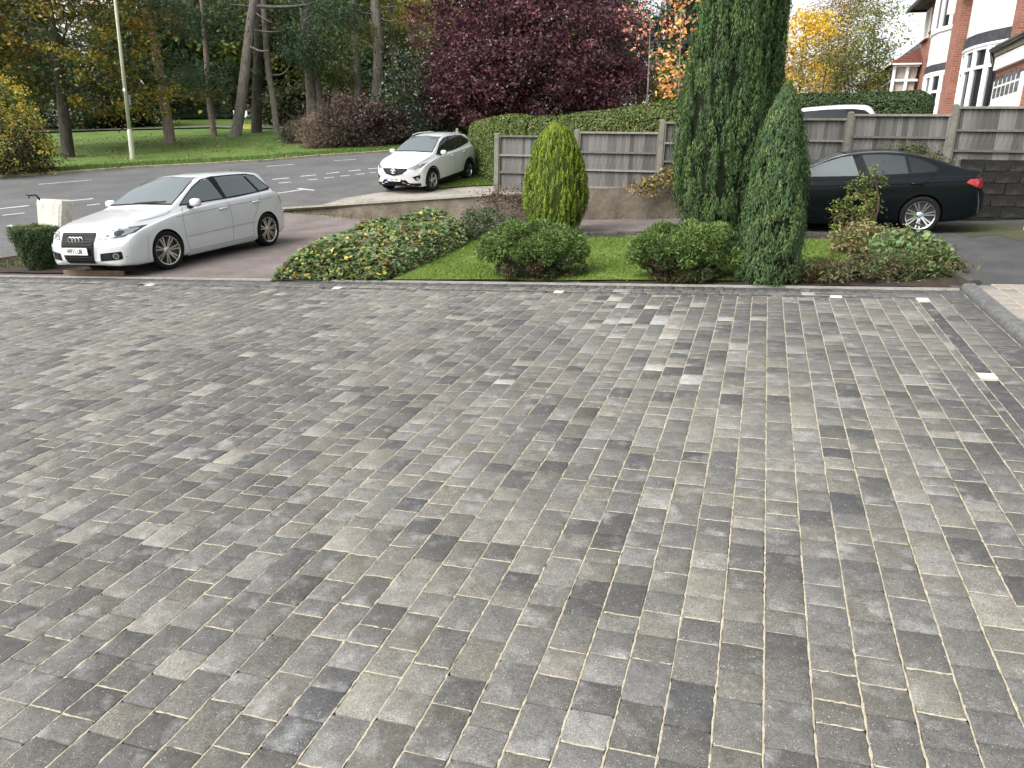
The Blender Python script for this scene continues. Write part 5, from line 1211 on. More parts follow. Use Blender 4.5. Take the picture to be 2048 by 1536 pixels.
def conifer(name, label, b, H_, env, npl, per, plen, prad, L, W, palette, seed, core=.70, cm=None, xs=1.0, rot=0.0, stem=.08):
    r = np.random.default_rng(seed); o = empty(name, tuple(b), rot); tag(o, label, 'conifer')
    P, N, A, LL, WW, C = plumes(r, env, H_, npl, per, plen, prad, L, W, palette, xs=xs)
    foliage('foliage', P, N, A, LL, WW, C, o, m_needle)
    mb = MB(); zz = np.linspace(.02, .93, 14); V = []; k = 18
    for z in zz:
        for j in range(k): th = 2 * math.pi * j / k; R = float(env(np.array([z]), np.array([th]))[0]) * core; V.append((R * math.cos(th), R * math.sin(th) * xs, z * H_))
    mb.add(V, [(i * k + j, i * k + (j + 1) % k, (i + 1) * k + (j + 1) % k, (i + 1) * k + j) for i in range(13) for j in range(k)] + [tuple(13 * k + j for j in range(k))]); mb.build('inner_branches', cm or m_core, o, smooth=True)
    mb = MB(); mb.tube([(0, 0, -.15), (0, 0, H_ * .2)], [stem * 1.2, stem], 8); mb.build('trunk', m_twig, o, smooth=True)
    return o
def env_of(zs, rs, seed, amp=.06):
    q = np.random.default_rng(seed); ph = q.uniform(0, 6.28, 6)
    def f(z, th): return np.interp(z, zs, rs) * (1 + amp * np.sin(2 * th + ph[0] + z * 3) + amp * .8 * np.sin(5 * th + ph[1] + z * 7) + amp * .6 * np.sin(9 * th + ph[2] + z * 11))
    return f
CYP = [(3, (.034, .062, .020)), (3, (.045, .078, .024)), (1.5, (.062, .098, .03)), (1, (.024, .046, .017))]
def gpos(px, py): return hit(px, py)
_b = gpos(1432, 478); kz = 14.0 / FPX
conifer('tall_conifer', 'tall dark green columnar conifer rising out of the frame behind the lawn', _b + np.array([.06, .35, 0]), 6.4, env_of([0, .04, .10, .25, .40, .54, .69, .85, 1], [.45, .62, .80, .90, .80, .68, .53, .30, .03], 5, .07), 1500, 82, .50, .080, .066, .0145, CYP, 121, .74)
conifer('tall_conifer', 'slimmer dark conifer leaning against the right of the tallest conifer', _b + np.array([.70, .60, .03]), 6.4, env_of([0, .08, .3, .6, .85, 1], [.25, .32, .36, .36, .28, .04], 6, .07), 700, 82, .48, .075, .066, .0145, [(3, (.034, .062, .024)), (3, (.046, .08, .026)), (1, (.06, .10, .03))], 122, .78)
_b2 = gpos(1543, 573)
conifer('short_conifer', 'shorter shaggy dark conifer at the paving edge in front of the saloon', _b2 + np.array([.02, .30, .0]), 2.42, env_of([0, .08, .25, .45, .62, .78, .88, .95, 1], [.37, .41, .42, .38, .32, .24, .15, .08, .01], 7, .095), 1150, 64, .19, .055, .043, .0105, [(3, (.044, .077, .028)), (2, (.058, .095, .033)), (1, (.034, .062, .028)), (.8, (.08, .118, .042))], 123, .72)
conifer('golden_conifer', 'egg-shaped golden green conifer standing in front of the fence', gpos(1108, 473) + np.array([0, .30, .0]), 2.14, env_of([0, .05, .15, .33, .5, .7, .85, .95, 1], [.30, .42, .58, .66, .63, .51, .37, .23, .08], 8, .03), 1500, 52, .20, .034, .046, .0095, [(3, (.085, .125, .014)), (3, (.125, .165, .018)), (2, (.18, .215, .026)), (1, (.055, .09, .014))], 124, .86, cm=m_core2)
_q = pt(1350, 230, 47); conifer('spire_conifer', 'tall dark blue-green conifer behind the orange-leaved tree', np.array([_q[0], _q[1], float(HN(_q[0], _q[1]))]), 13.5, env_of([0, .1, .3, .6, .85, 1], [1.0, 1.35, 1.4, 1.05, .5, .05], 9, .08), 700, 40, .9, .2, .17, .06, [(3, (.022, .04, .026)), (2, (.03, .05, .03)), (1, (.04, .06, .032))], 125, .8, stem=.18)
def mound(label, b, rx, ry, h, seed, lobes):
    """a spreading rounded dwarf conifer of overlapping cushions; bare brown wood below"""
    r = np.random.default_rng(seed); o = empty('dwarf_conifer', tuple(b)); tag(o, label, 'shrub', 'rounded dwarf conifers at the paving edge')
    Ps, Ns, As, Cs = [], [], [], []; LB_ = []
    for i in range(lobes):
        d = sph(1, r)[0]; d[2] = abs(d[2]) if r.random() < .9 else d[2] * .5; d = d / np.linalg.norm(d); s_ = r.uniform(.78, 1.0) * float(lump(d[None] * 1.6, seed)[0]) ** .7; c = np.array([d[0] * rx * s_, d[1] * ry * s_, max(.10, h * .42 + d[2] * h * .50 * s_)]); LB_.append((c, d, r.uniform(.10, .19)))
    for c, d, R in LB_:
        n = 340; q = unit(sph(n, r) + d * .75); rr = R * (.70 + .38 * r.random(n)); P = c + q * rr[:, None] * np.array([1, 1, .8]); hfrac = np.clip(c[2] / h, 0, 1)
        Ps.append(P); Ns.append(unit(np.cross(q, sph(n, r)) + q * .35)); As.append(unit(q + r.normal(size=(n, 3)) * .35 + np.array([0, 0, .25])))
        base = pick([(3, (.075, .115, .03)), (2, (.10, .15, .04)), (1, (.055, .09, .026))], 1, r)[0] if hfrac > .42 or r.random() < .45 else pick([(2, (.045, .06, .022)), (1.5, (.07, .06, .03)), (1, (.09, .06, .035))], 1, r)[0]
        Cs.append(jit(base, n, r, .2))
    P = np.concatenate(Ps); ok = P[:, 2] > .015; n = ok.sum()
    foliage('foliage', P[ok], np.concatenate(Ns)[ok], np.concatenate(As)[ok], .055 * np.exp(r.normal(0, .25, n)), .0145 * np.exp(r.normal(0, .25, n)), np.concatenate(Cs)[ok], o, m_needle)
    mb = MB()
    for c, d, R in LB_: limbs(mb, None, (d[0] * .12, d[1] * .12, -.03), [c * np.array([.9, .9, .85])], .022, r)
    mb.build('branches', m_twig, o, smooth=True)
    mb = MB(); V = []; k = 20
    for z, s_ in ((0.02, .40), (.25, .66), (.5, .74), (.72, .58), (.82, .3)):
        for j in range(k): th = 2 * math.pi * j / k; V.append((rx * s_ * math.cos(th), ry * s_ * math.sin(th), z * h))
    mb.add(V, [(i * k + j, i * k + (j + 1) % k, (i + 1) * k + (j + 1) % k, (i + 1) * k + j) for i in range(4) for j in range(k)] + [tuple(4 * k + j for j in range(k))]); mb.build('inner_branches', m_core, o, smooth=True)
mound('rounded dwarf conifer at the paving edge next to the golden conifer', gpos(1063, 567) + np.array([.04, .36, .0]), .64, .42, .84, 131, 190)
mound('rounded dwarf conifer at the paving edge left of the shaggy conifer', gpos(1365, 570) + np.array([.04, .36, .0]), .68, .42, .80, 132, 200)

# ---- ground-cover bed with yellowing leaves
def bed():
    r = np.random.default_rng(141); poly = [tuple(p) for p in hpix([(548, 561), (575, 545), (640, 515), (740, 480), (840, 452), (900, 450), (940, 478), (935, 492), (880, 520), (800, 556), (770, 563)])]
    n = 70000; lo, hi = np.min(poly, 0), np.max(poly, 0); XY = lo + (hi - lo) * r.random((n, 2)); XY = XY[in_poly(XY, poly)]; n = len(XY)
    PB = np.array(poly); d = np.full(n, 9.)
    for i in range(len(PB)):
        a, b_ = PB[i], PB[(i + 1) % len(PB)]; ab_ = b_ - a; t = np.clip(((XY - a) @ ab_) / (ab_ @ ab_), 0, 1); d = np.minimum(d, np.linalg.norm(XY - a - t[:, None] * ab_, axis=1))
    hgt = .42 * (1 - np.exp(-d / .16)) * (1 + .22 * np.sin(XY[:, 0] * 3.1 + 1) * np.cos(XY[:, 1] * 2.3) + .12 * np.sin(XY[:, 0] * 9) * np.sin(XY[:, 1] * 8))
    z = hgt * np.maximum(r.random(n) ** .35, .05); b = np.array([PB[:, 0].mean(), PB[:, 1].mean(), 0]); b[2] = H(b[0], b[1]); P = np.c_[XY, H(XY[:, 0], XY[:, 1]) + .03 + z] - b
    o = empty('ground_cover_plant', tuple(b)); tag(o, 'sprawling bed of green and yellowing leaves between the red macadam and the lawn', 'plant bed')
    C = jit(pick([(5, (.085, .13, .055)), (4, (.12, .16, .06)), (2.5, (.06, .09, .035)), (1.3, (.17, .19, .07)), (.5, (.32, .27, .05)), (.25, (.40, .30, .05)), (.8, (.14, .075, .04)), (.6, (.07, .035, .03))], n, r), n, r)
    N = unit(r.normal(size=(n, 3)) * .42 + np.array([0, -.15, 1.0])); s_ = np.exp(r.normal(0, .25, n)); foliage('foliage', P, N, r.normal(size=(n, 3)), .078 * s_, .068 * s_, C, o)
    k = 900; i = r.choice(n, k); Q = P[i] * 1; mb = MB()
    for q in Q[:500]: mb.tube([q * np.array([1, 1, 0]) + np.array([0, 0, q[2] - .3]), q + np.array([r.normal(0, .04), r.normal(0, .04), .03])], [.004, .003], 4, cap=False)
    mb.build('stems', m_twig, o)
bed()
shrub('small_shrub', 'small grey-green shrub behind the left dwarf conifer', gpos(965, 480), (.50, .38, .40), 130, 60, .06, .05, .022, pal((3, (.06, .085, .04)), (2, (.04, .06, .03)), (1, (.10, .12, .06))), 142, zlift=.5)
shrub('azalea_bush', 'upright light green shrub in front of the black saloon', gpos(1710, 474), (.34, .30, .66), 130, 42, .055, .045, .022, pal((3, (.10, .13, .03)), (2, (.065, .09, .025)), (1, (.17, .18, .04)), (.7, (.10, .06, .03))), 143, zlift=.52, stems=14, inner=.3)
shrub('spreading_shrub', 'loose straw and green shrub below the rear door of the saloon', gpos(1735, 510), (.50, .36, .30), 200, 40, .06, .06, .022, pal((3, (.18, .15, .075)), (2, (.13, .09, .05)), (2, (.10, .12, .04)), (1, (.24, .21, .10))), 144, zlift=.45, stems=20)
shrub('ivy_clump', 'pale green ivy-like plant by the tarmac edge', gpos(1822, 528), (.48, .36, .28), 170, 34, .07, .07, .055, pal((3, (.12, .17, .07)), (2, (.085, .13, .055)), (1, (.19, .22, .10))), 145, zlift=.45, stems=14)
shrub('heather_clump', 'low brown and green heather at the right corner of the garden', gpos(1775, 566) + np.array([0, .25, 0]), (.95, .30, .22), 330, 44, .05, .05, .014, pal((2, (.085, .07, .04)), (3, (.065, .085, .03)), (1, (.12, .09, .055)), (2, (.095, .12, .045))), 146, zlift=.4, stems=26, up=.6)
shrub('heather_clump', 'small brown heather beside the shaggy conifer', gpos(1640, 570) + np.array([0, .2, 0]), (.42, .25, .22), 120, 40, .06, .045, .014, pal((3, (.085, .06, .035)), (2, (.055, .065, .025))), 147, zlift=.4, stems=12, up=.6)
shrub('green_shrub', 'green shrub at the kerb corner between heather and tarmac', gpos(1862, 552) + np.array([0, .1, 0]), (.40, .32, .24), 150, 40, .05, .05, .025, pal((3, (.06, .09, .03)), (2, (.09, .12, .04)), (1, (.09, .07, .04))), 148, zlift=.45)
def creeper(label, pts3, n, spread, L, palette, seed, name='creeper'):
    r = np.random.default_rng(seed); A_ = np.array(pts3); b = A_[0]; o = empty(name, tuple(b)); tag(o, label, 'creeper')
    t = r.random(n) * (len(A_) - 1); i = t.astype(int); f = (t - i)[:, None]; P = A_[i] * (1 - f) + A_[np.minimum(i + 1, len(A_) - 1)] * f + r.normal(size=(n, 3)) * np.array(spread) - b
    foliage('foliage', P, unit(r.normal(size=(n, 3)) + np.array([-.2, -.8, .5])), r.normal(size=(n, 3)), L * np.exp(r.normal(0, .25, n)), L * .7, jit(pick(palette, n, r), n, r), o)
    mb = MB()
    for q in range(9):
        s_ = r.normal(0, .09, A_.shape); mb.tube(catmull(A_ - b + s_, 3), .007, 5, cap=False)
    mb.build('stems', m_twig, o)
W1 = lambda px, py, dz=0: pt(px, py, 17.35 - (px - 993) * .00292 + dz)
creeper('dried brown creeper hanging over the wall at the end of the fence', [W1(975, 398), W1(1010, 396), W1(1040, 398), W1(1060, 412), W1(1080, 405)], 1300, (.22, .08, .14), .05, [(3, (.07, .045, .035)), (2, (.11, .075, .05)), (1, (.06, .06, .03))], 151)
creeper('creeper with yellow leaves on the wall beside the tall conifer', [W1(1265, 378), W1(1300, 372), W1(1320, 365), W1(1345, 345), W1(1350, 355)], 480, (.13, .06, .10), .07, [(2, (.34, .25, .04)), (2, (.10, .09, .03)), (2, (.20, .17, .045)), (2, (.09, .055, .03))], 152)
creeper('green creeper growing up the fence behind the black saloon', [pt(1790, 318, 15.3), pt(1820, 318, 15.25), pt(1850, 330, 15.2), pt(1872, 340, 15.1)], 2600, (.22, .06, .13), .06, [(3, (.07, .09, .025)), (2, (.11, .12, .03)), (1, (.045, .06, .02))], 153)

# ---- grass blades on the front lawn and tufts along the wall; fallen leaves
STUFF = {161: 'short green grass of the front lawn between the shrubs', 162: 'grass of the verge behind the crossover', 163: 'longer grass along the far kerb', 173: 'weeds along the foot of the retaining wall', 181: 'weeds on the bare earth by the box bush', 171: 'few fallen leaves on the red macadam', 176: 'few fallen leaves on the front lawn', 172: 'fallen leaves along the foot of the retaining wall', 174: 'fallen leaves along the far kerb', 175: 'fallen leaves on the park grass'}
def blades(name, poly, n, h, fn, dz, palette, seed, w=.006):
    r = np.random.default_rng(seed); lo, hi = np.min(poly, 0), np.max(poly, 0); XY = lo + (hi - lo) * r.random((n, 2)); XY = XY[in_poly(XY, poly)]; n = len(XY); z = fn(XY[:, 0], XY[:, 1]) + dz
    a = r.uniform(0, 6.28, n); hh = h * np.exp(r.normal(0, .3, n)); d = np.c_[np.cos(a), np.sin(a), np.zeros(n)] * w; B = np.c_[XY, z]; T = B + np.c_[r.normal(0, .4, n) * hh, r.normal(0, .4, n) * hh, hh]
    V = np.stack([B - d, B + d, T], 1).reshape(-1, 3); o = obj(name, mesh_np(name, V, np.arange(3 * n).reshape(n, 3), m_leaf, jit(pick(palette, n, r), n, r, .15))); tag(o, STUFF[seed], 'weeds' if 'weed' in name else 'grass', kind='stuff'); return o
LG = [(3, (.062, .105, .015)), (3, (.085, .135, .02)), (1, (.12, .16, .035))]
blades('grass', lawn_poly, 90000, .030, H, .03, LG, 161)
blades('grass', [tuple(p) for p in vg], 24000, .06, HN, .05, LG, 162, .009)
edge_in, edge_out = off(far[2:-2], .12), off(far[2:-2], 1.6)
blades('grass', edge_in + edge_out[::-1], 60000, .09, H, .05, [(3, (.055, .10, .016)), (2, (.075, .125, .022)), (1, (.09, .11, .03))], 163, .014)
def fallen(name, poly, n, fn, dz, palette, seed, L=.05):
    r = np.random.default_rng(seed); lo, hi = np.min(poly, 0), np.max(poly, 0); XY = lo + (hi - lo) * r.random((n, 2)); XY = XY[in_poly(XY, poly)]; n = len(XY)
    P = np.c_[XY, fn(XY[:, 0], XY[:, 1]) + dz + r.random(n) * .01]; N = unit(r.normal(size=(n, 3)) * .3 + np.array([0, 0, 1])); V, F = leaves(P, N, r.normal(size=(n, 3)), L * np.exp(r.normal(0, .3, n)), L * .7)
    o = obj(name, mesh_np(name, V, F, m_leaf, jit(pick(palette, n, r), n, r))); tag(o, STUFF[seed], 'leaves', kind='stuff')
AUT = [(3, (.16, .09, .04)), (2, (.10, .055, .03)), (2, (.28, .19, .05)), (1, (.05, .035, .025))]
fallen('fallen_leaves', [tuple(p) for p in fore[1:]], 500, H, .028, AUT, 171, .04)
wl_poly = [ab(-12, 18.35), ab(-9, 17.85), ab(-5.6, 17.45), ab(-1, 17.35), ab(-1, 17.6), ab(-5.6, 17.7), ab(-9, 18.15), ab(-12, 18.6)]
fallen('fallen_leaves', lawn_poly, 140, H, .065, AUT, 176, .045)
fallen('fallen_leaves', wl_poly, 1500, H, .03, AUT + [(1.5, (.10, .10, .03))], 172, .05)
blades('wall_foot_weeds', wl_poly, 3500, .07, H, .02, [(2, (.07, .10, .03)), (1, (.14, .14, .04))], 173, .012)
k0 = off(far[2:-2], .0); fallen('fallen_leaves', off(far[2:-2], .35) + off(far[2:-2], -.5)[::-1], 1200, H, .10, AUT, 174, .09)
park_poly = [tuple(p) for p in hpix([(60, 340), (300, 328), (560, 312), (600, 292), (440, 275), (300, 275), (60, 285)])]
fallen('fallen_leaves', park_poly, 2500, H, .12, AUT, 175, .10)

# ================================================================== FENCE, WALLS, HOUSES, STREET FURNITURE
def wood_mat(name, c0, c1, c2):
    m = mat_new(name, c0, .92, spec=.2); t = NT(m); v = t.coord('Object', (6, 6, .7)); f = t.noise(3.2, 6, .7, v, .4)
    rnd = t.new('ShaderNodeObjectInfo').outputs['Random']; cc = t.ramp(f, [(.25, c0), (.5, c1), (.78, c2)])
    t.color(t.mix(.85, cc, t.ramp(rnd, [(0, .27), (1, .70)]), 'OVERLAY')); t.bump(f, .5, .006); return m
m_board = wood_mat('weathered_board', (.068, .064, .060), (.14, .134, .127), (.235, .228, .218))
m_post = noisy('fence_post', (.12, .112, .09), (.19, .18, .15), 5, .92, 6, .4, .006, (.25, .24, .20))
m_rail = wood_mat('fence_rail', (.12, .112, .094), (.195, .186, .16), (.28, .27, .24))
m_gravelboard = noisy('gravel_board', (.19, .18, .13), (.29, .28, .22), 4, .95, 7, .4, .01, (.36, .35, .29))
SP = 1.912; A0 = -5.60
def atb(a, b): return ab(a, b)
tops_px = [(1072, 271), (1233, 263.5), (1400, 243.5), (1570, 232), (1645, 224.5), (1787, 207.5), (1980, 191.5), (2180, 176)]
fence = empty('fence', (*ab(A0, B_F), float(HN(*ab(A0, B_F))))); tag(fence, 'weathered grey close-board fence stepping up along the wall behind the saloon', 'fence')
fz = fence.location.copy(); RF = math.atan2(E1[1], E1[0])
fence.rotation_euler = (0, 0, RF)
def zpix(px, py, a, b):
    """height of the point of the vertical line through (a,b) seen at row py"""
    x, y = ab(a, b); r = ray(px, py); s = (y - CAM[1]) / r[1]; return CAM[2] + r[2] * s
pz = [zpix(px, py, A0 + SP * (i + .5), B_F) for i, (px, py) in enumerate(tops_px)]
pz[3] = (pz[2] + pz[4]) / 2
PH, GH = 1.25, .27
meshes_b = []
for q in range(4):
    mb = MB(); w_, h_ = .118, PH - .06; mb.prism([(-w_ / 2, 0), (w_ / 2, 0), (w_ / 2, .004), (-w_ / 2, .013)], 0, h_ - q * .004); meshes_b.append(mb.mesh('board', m_board))
for i in range(8):
    x0, x1 = SP * i + .055, SP * (i + 1) - .055; zt_ = pz[i] - fz.z
    p = empty('fence_panel', (0, 0, 0)); p.parent = fence; p.location = (x0, 0, zt_ - PH)
    W_ = x1 - x0; nb = 17; pit = (W_ - .05) / nb
    for k in range(nb):
        o = bpy.data.objects.new('board', meshes_b[random.randrange(4)]); link(o, p); o.location = (.03 + pit * (k + .5), .004 + random.uniform(-.002, .002), .03); o.rotation_euler = (random.uniform(-.004, .004), random.uniform(-.004, .004), 0)
    for z_, hh, d_ in ((PH - .022, .044, .062), (.80, .042, .045), (.41, .042, .045), (.028, .05, .045)):
        mb = MB(); mb.box((W_ / 2, -.026, z_), (W_ - .004, d_, hh)); mb.build('rail', m_rail, p)
    for xx in (.018, W_ - .018): mb = MB(); mb.box((xx, -.024, PH / 2 - .02), (.034, .040, PH - .05)); mb.build('side_batten', m_rail, p)
    mb = MB(); mb.box((W_ / 2, -.005, -GH / 2 - .003), (W_ - .002, .05, GH)); mb.build('gravel_board', m_gravelboard, p)
for i in range(9):
    zt_ = max(pz[max(0, i - 1)], pz[min(i, 7)]) - fz.z + .045; zb_ = min(pz[max(0, i - 1)], pz[min(i, 7)]) - fz.z - PH - GH - .35
    mb = MB(); w_ = .055; mb.add([(x, y, z) for z in (zb_, zt_ - .02) for x, y in ((-w_, -w_), (w_, -w_), (w_, w_), (-w_, w_))] + [(x, y, zt_) for x, y in ((-.03, -.03), (.03, -.03), (.03, .03), (-.03, .03))],
        [(0, 1, 5, 4), (1, 2, 6, 5), (2, 3, 7, 6), (3, 0, 4, 7), (4, 5, 9, 8), (5, 6, 10, 9), (6, 7, 11, 10), (7, 4, 8, 11), (8, 9, 10, 11)]); o = mb.build('fence_post', m_post, fence); o.location = (SP * i, -.012, 0)

# ---- retaining wall under the fence
m_render = noisy('stained_render', (.075, .062, .048), (.14, .118, .09), 2.2, .95, 8, .7, .02, (.21, .185, .15))
def rwall():
    o = empty('retaining_wall', (*ab(-8, 18), float(H(*ab(-8, 18))))); tag(o, 'low stained concrete retaining wall below the fence and drive edge', 'wall'); b = np.array(o.location)
    line = [(-12.1, 18.72), (-10.6, 18.48), (-9.1, 18.2), (-7.4, 17.95), (-5.62, 17.66), (-3.7, 17.62), (-1.8, 17.62), (0.1, 17.62), (2.0, 17.62), (4.2, 17.62)]; V = []
    for a_, b_ in line:
        for t in (0, 1):
            q = ab(a_, b_ + (-.14 if t == 0 else .14)); c = ab(a_, b_); zt_ = float(HN(*c)) + .055; zb_ = float(H(*q)) - .3
            V += [(*q, zb_), (*q, zt_)]
    V = np.array(V) - b; F = []
    for i in range(len(line) - 1):
        p, q = 4 * i, 4 * i + 4; F += [(p, q, q + 1, p + 1), (p + 1, q + 1, q + 3, p + 3), (p + 2, p + 3, q + 3, q + 2)]
    F += [(0, 1, 3, 2), (len(V) - 4, len(V) - 2, len(V) - 1, len(V) - 3)]
    mb = MB(); mb.add(V, F); mb.build('wall_body', m_render, o)
    mb = MB()
    for i in range(4):
        (a0_, b0_), (a1_, b1_) = line[i], line[i + 1]; p0, p1 = ab(a0_, b0_ - .02), ab(a1_, b1_ - .02); d = unit(np.array(p1) - np.array(p0)); n_ = np.array([-d[1], d[0]]) * .17; z0, z1 = float(HN(*ab(a0_, b0_))) + .058, float(HN(*ab(a1_, b1_))) + .058
        V = [(*(p0 - n_), z0), (*(p1 - n_), z1), (*(p1 + n_), z1), (*(p0 + n_), z0)]; V = np.array(V + [(x, y, z + .05) for x, y, z in V]) - b; mb.add(V, [(4, 5, 6, 7), (0, 1, 5, 4), (1, 2, 6, 5), (2, 3, 7, 6), (3, 0, 4, 7)])
    mb.build('coping', m_gravelboard, o)
rwall()
m_dblock = noisy('blackened_block', (.007, .007, .008), (.022, .021, .019), 3.5, .95, 8, .8, .02, (.06, .055, .045))
def bwall():
    o = empty('block_wall', (*ab(4.2, 17.52), float(H(*ab(4.2, 17.5))))); tag(o, 'blackened concrete block wall behind the tail of the saloon', 'wall'); b = np.array(o.location); o.rotation_euler = (0, 0, RF)
    L_, zt_ = 6.5, zpix(1980, 318, 6.0, 17.5) - b[2]
    mb = MB(); mb.box((L_ / 2, .14, zt_ / 2 - .1), (L_, .18, zt_ + .18)); mb.build('mortar', m_render, o)
    nrow = int(zt_ / .225) + 1; r = np.random.default_rng(3); ms = []
    for q in range(4):
        mb = MB(); w_, h_ = .428, .212; j = r.normal(0, .004, (8, 3)); V = np.array([[x, y, z] for y in (0, 1) for z in (0, 1) for x in (0, 1)], float) * np.array([w_, .1, h_]) - np.array([w_ / 2, 0, h_ / 2]) + j
        mb.add(V, [(0, 1, 3, 2), (4, 6, 7, 5), (0, 4, 5, 1), (2, 3, 7, 6), (0, 2, 6, 4), (1, 5, 7, 3)]); ms.append(mb.mesh('block', m_dblock))
    for k in range(nrow):
        for j in range(int(L_ / .44)):
            q = bpy.data.objects.new('block', ms[r.integers(4)]); link(q, o); q.location = (.22 + .44 * j + (.22 if k % 2 else 0), -.004 - r.random() * .007, zt_ - .11 - .225 * k)
bwall()

# ---- street lamp
m_lamppost = noisy('lamp_post_paint', (.42, .43, .33), (.56, .57, .45), 2, .55, 5, .1, .004)
m_signgrey = mat_new('sign_grey', (.10, .11, .11), .5)
def lamp():
    b = hit(266, 320); o = empty('street_lamp', tuple(b)); tag(o, 'pale green lamp post at the road edge beside the maple', 'street lamp')
    mb = MB(); mb.tube([(0, 0, -.2), (0, 0, 1.25), (0, 0, 1.32)], [.115, .11, .08], 14); mb.build('base_column', m_lamppost, o, angle=40)
    mb = MB(); mb.tube([(0, 0, 1.30), (0, 0, 5), (0, 0, 9.6)], [.082, .068, .05], 14); mb.build('shaft', m_lamppost, o, smooth=True)
    mb = MB(); mb.tube([(0, 0, 9.55), (.15, -.3, 9.9), (.5, -.9, 10.1)], [.045, .04, .035], 10); mb.build('arm', m_lamppost, o, smooth=True)
    mb = MB(); mb.lathe([(0, .10), (.10, .09), (.14, .0), (.10, -.06), (0, -.07)], 16, Matrix.Translation((.62, -1.1, 10.1)) @ Matrix.Diagonal((1, 2, 1, 1))); mb.build('lantern', m_signgrey, o, smooth=True)
    mb = MB(); mb.box((.13, .02, 2.55), (.12, .05, .42)); mb.build('bracket_plate', m_signgrey, o)
    mb = MB(); mb.box((-.01, -.082, 2.95), (.10, .02, .12)); mb.build('number_tag', m_plate, o)
lamp()
# ---- notice board and small things in the park
def board():
    q = pt(483, 258, 53); b = np.array([q[0], q[1], H(q[0], q[1]) + .06]); o = empty('notice_board', tuple(b)); tag(o, 'white notice board on posts behind the leaning pale pine', 'sign'); o.rotation_euler = (0, 0, -.1)
    z_ = zpix(483, 228, *toab(q)) - b[2]; mb = MB(); mb.box((0, 0, z_), (1.02, .04, .46)); mb.build('panel', m_plate, o)
    mb = MB(); mb.box((.12, -.024, z_ - .05), (.10, .006, .10)); mb.build('yellow_patch', mat_new('yellow_print', (.55, .5, .05), .6), o)
    for s_ in (-1, 1): mb = MB(); mb.box((s_ * .38, .04, z_ / 2 - .1), (.07, .04, z_ + .5)); mb.build('post', m_signgrey, o)
board()
def stray():
    q = hit(497, 260); o = empty('yellow_salt_bin', (q[0], q[1], q[2] + .06)); tag(o, 'small yellow bin lying low on the park grass by the pale pine', 'bin')
    m_y = mat_new('yellow_plastic', (.62, .55, .12), .5); mb = MB(); mb.prism([(-.30, 0), (.30, 0), (.34, .22), (-.34, .22)], -.16, .16, Matrix([[1, 0, 0, 0], [0, 0, 1, 0], [0, 1, 0, 0], [0, 0, 0, 1]])); mb.build('tub', m_y, o)
    mb = MB(); mb.prism([(-.36, .222), (.36, .222), (.30, .28), (-.30, .28)], -.18, .18, Matrix([[1, 0, 0, 0], [0, 0, 1, 0], [0, 1, 0, 0], [0, 0, 0, 1]])); mb.build('lid', m_y, o)
stray()
def marker():
    q = hit(914, 292, HN, 12); o = empty('marker_post', tuple(q)); tag(o, 'pale timber post by the road behind the crossover', 'post')
    mb = MB(); h_ = zpix(914, 258, *toab(q)) - q[2]; mb.add([(x * .06, y * .06, z) for z in (-.2, h_) for x, y in ((-1, -1), (1, -1), (1, 1), (-1, 1))] + [(0, 0, h_ + .05)], [(0, 1, 5, 4), (1, 2, 6, 5), (2, 3, 7, 6), (3, 0, 4, 7), (4, 5, 8), (5, 6, 8), (6, 7, 8), (7, 4, 8)]); mb.build('shaft', m_kerb, o)
    mb = MB(); mb.box((0, 0, h_ * .8), (.126, .126, .08)); mb.build('band', m_plate, o)
marker()
# ---- grubby white barrow tub stood on end beside the box bush, with its black handle
def tub():
    m_tub = noisy('grubby_plastic', (.30, .28, .21), (.52, .50, .43), 4, .7, 7, .1, .004, (.60, .59, .54))
    c = pt(92, 470, 15.4); b = np.array([c[0], c[1], float(H(c[0], c[1])) + .02]); o = empty('wheelbarrow', tuple(b)); o.rotation_euler = (-.14, 0, -.35); tag(o, 'grubby white barrow tub stood on end behind the box bush', 'wheelbarrow')
    h_ = zpix(100, 398, *toab(c)) - b[2]; w0, w1 = .27, .36
    prof = [(-w0, .02), (w0, .02), (w1, h_ - .07), (w1 - .02, h_ - .02), (w1 - .07, h_), (-w1 + .07, h_), (-w1 + .02, h_ - .02), (-w1, h_ - .07)]
    R = Matrix([[1, 0, 0, 0], [0, 0, 1, 0], [0, 1, 0, 0], [0, 0, 0, 1]]); mb = MB()
    inn = [(x * .84, h_ / 2 + (z - h_ / 2) * .86) for x, z in prof]; n = len(prof)
    mb.add([(x, -.02, z) for x, z in inn] + [(x, .02, h_ / 2 + (z - h_ / 2) * 1) for x, z in prof] + [(x * 1.04, .26, h_ / 2 + (z - h_ / 2) * 1.04) for x, z in prof], [tuple(range(n))] + [(k * n + i, k * n + (i + 1) % n, (k + 1) * n + (i + 1) % n, (k + 1) * n + i) for k in (0, 1) for i in range(n)]); mb.build('tub', m_tub, o, angle=30)
    mb = MB(); z_ = h_ - .03
    for s_ in (-1, 1): mb.tube([(s_ * .2 - .1, .2, z_ * .2), (s_ * .2 - .1, .24, z_)], .016, 8)
    mb.tube([(-.25, .02, z_), (-.31, .0, z_ + .07), (-.34, .0, z_ + .10), (-.50, -.02, z_ + .085), (-.60, -.02, z_ + .09)], [.022, .02, .02, .018, .016], 8); mb.tube([(-.50, -.02, z_ + .085), (-.50, -.05, z_ + .02)], [.012, .01], 6); mb.build('handle', m_black, o, smooth=True)
tub()
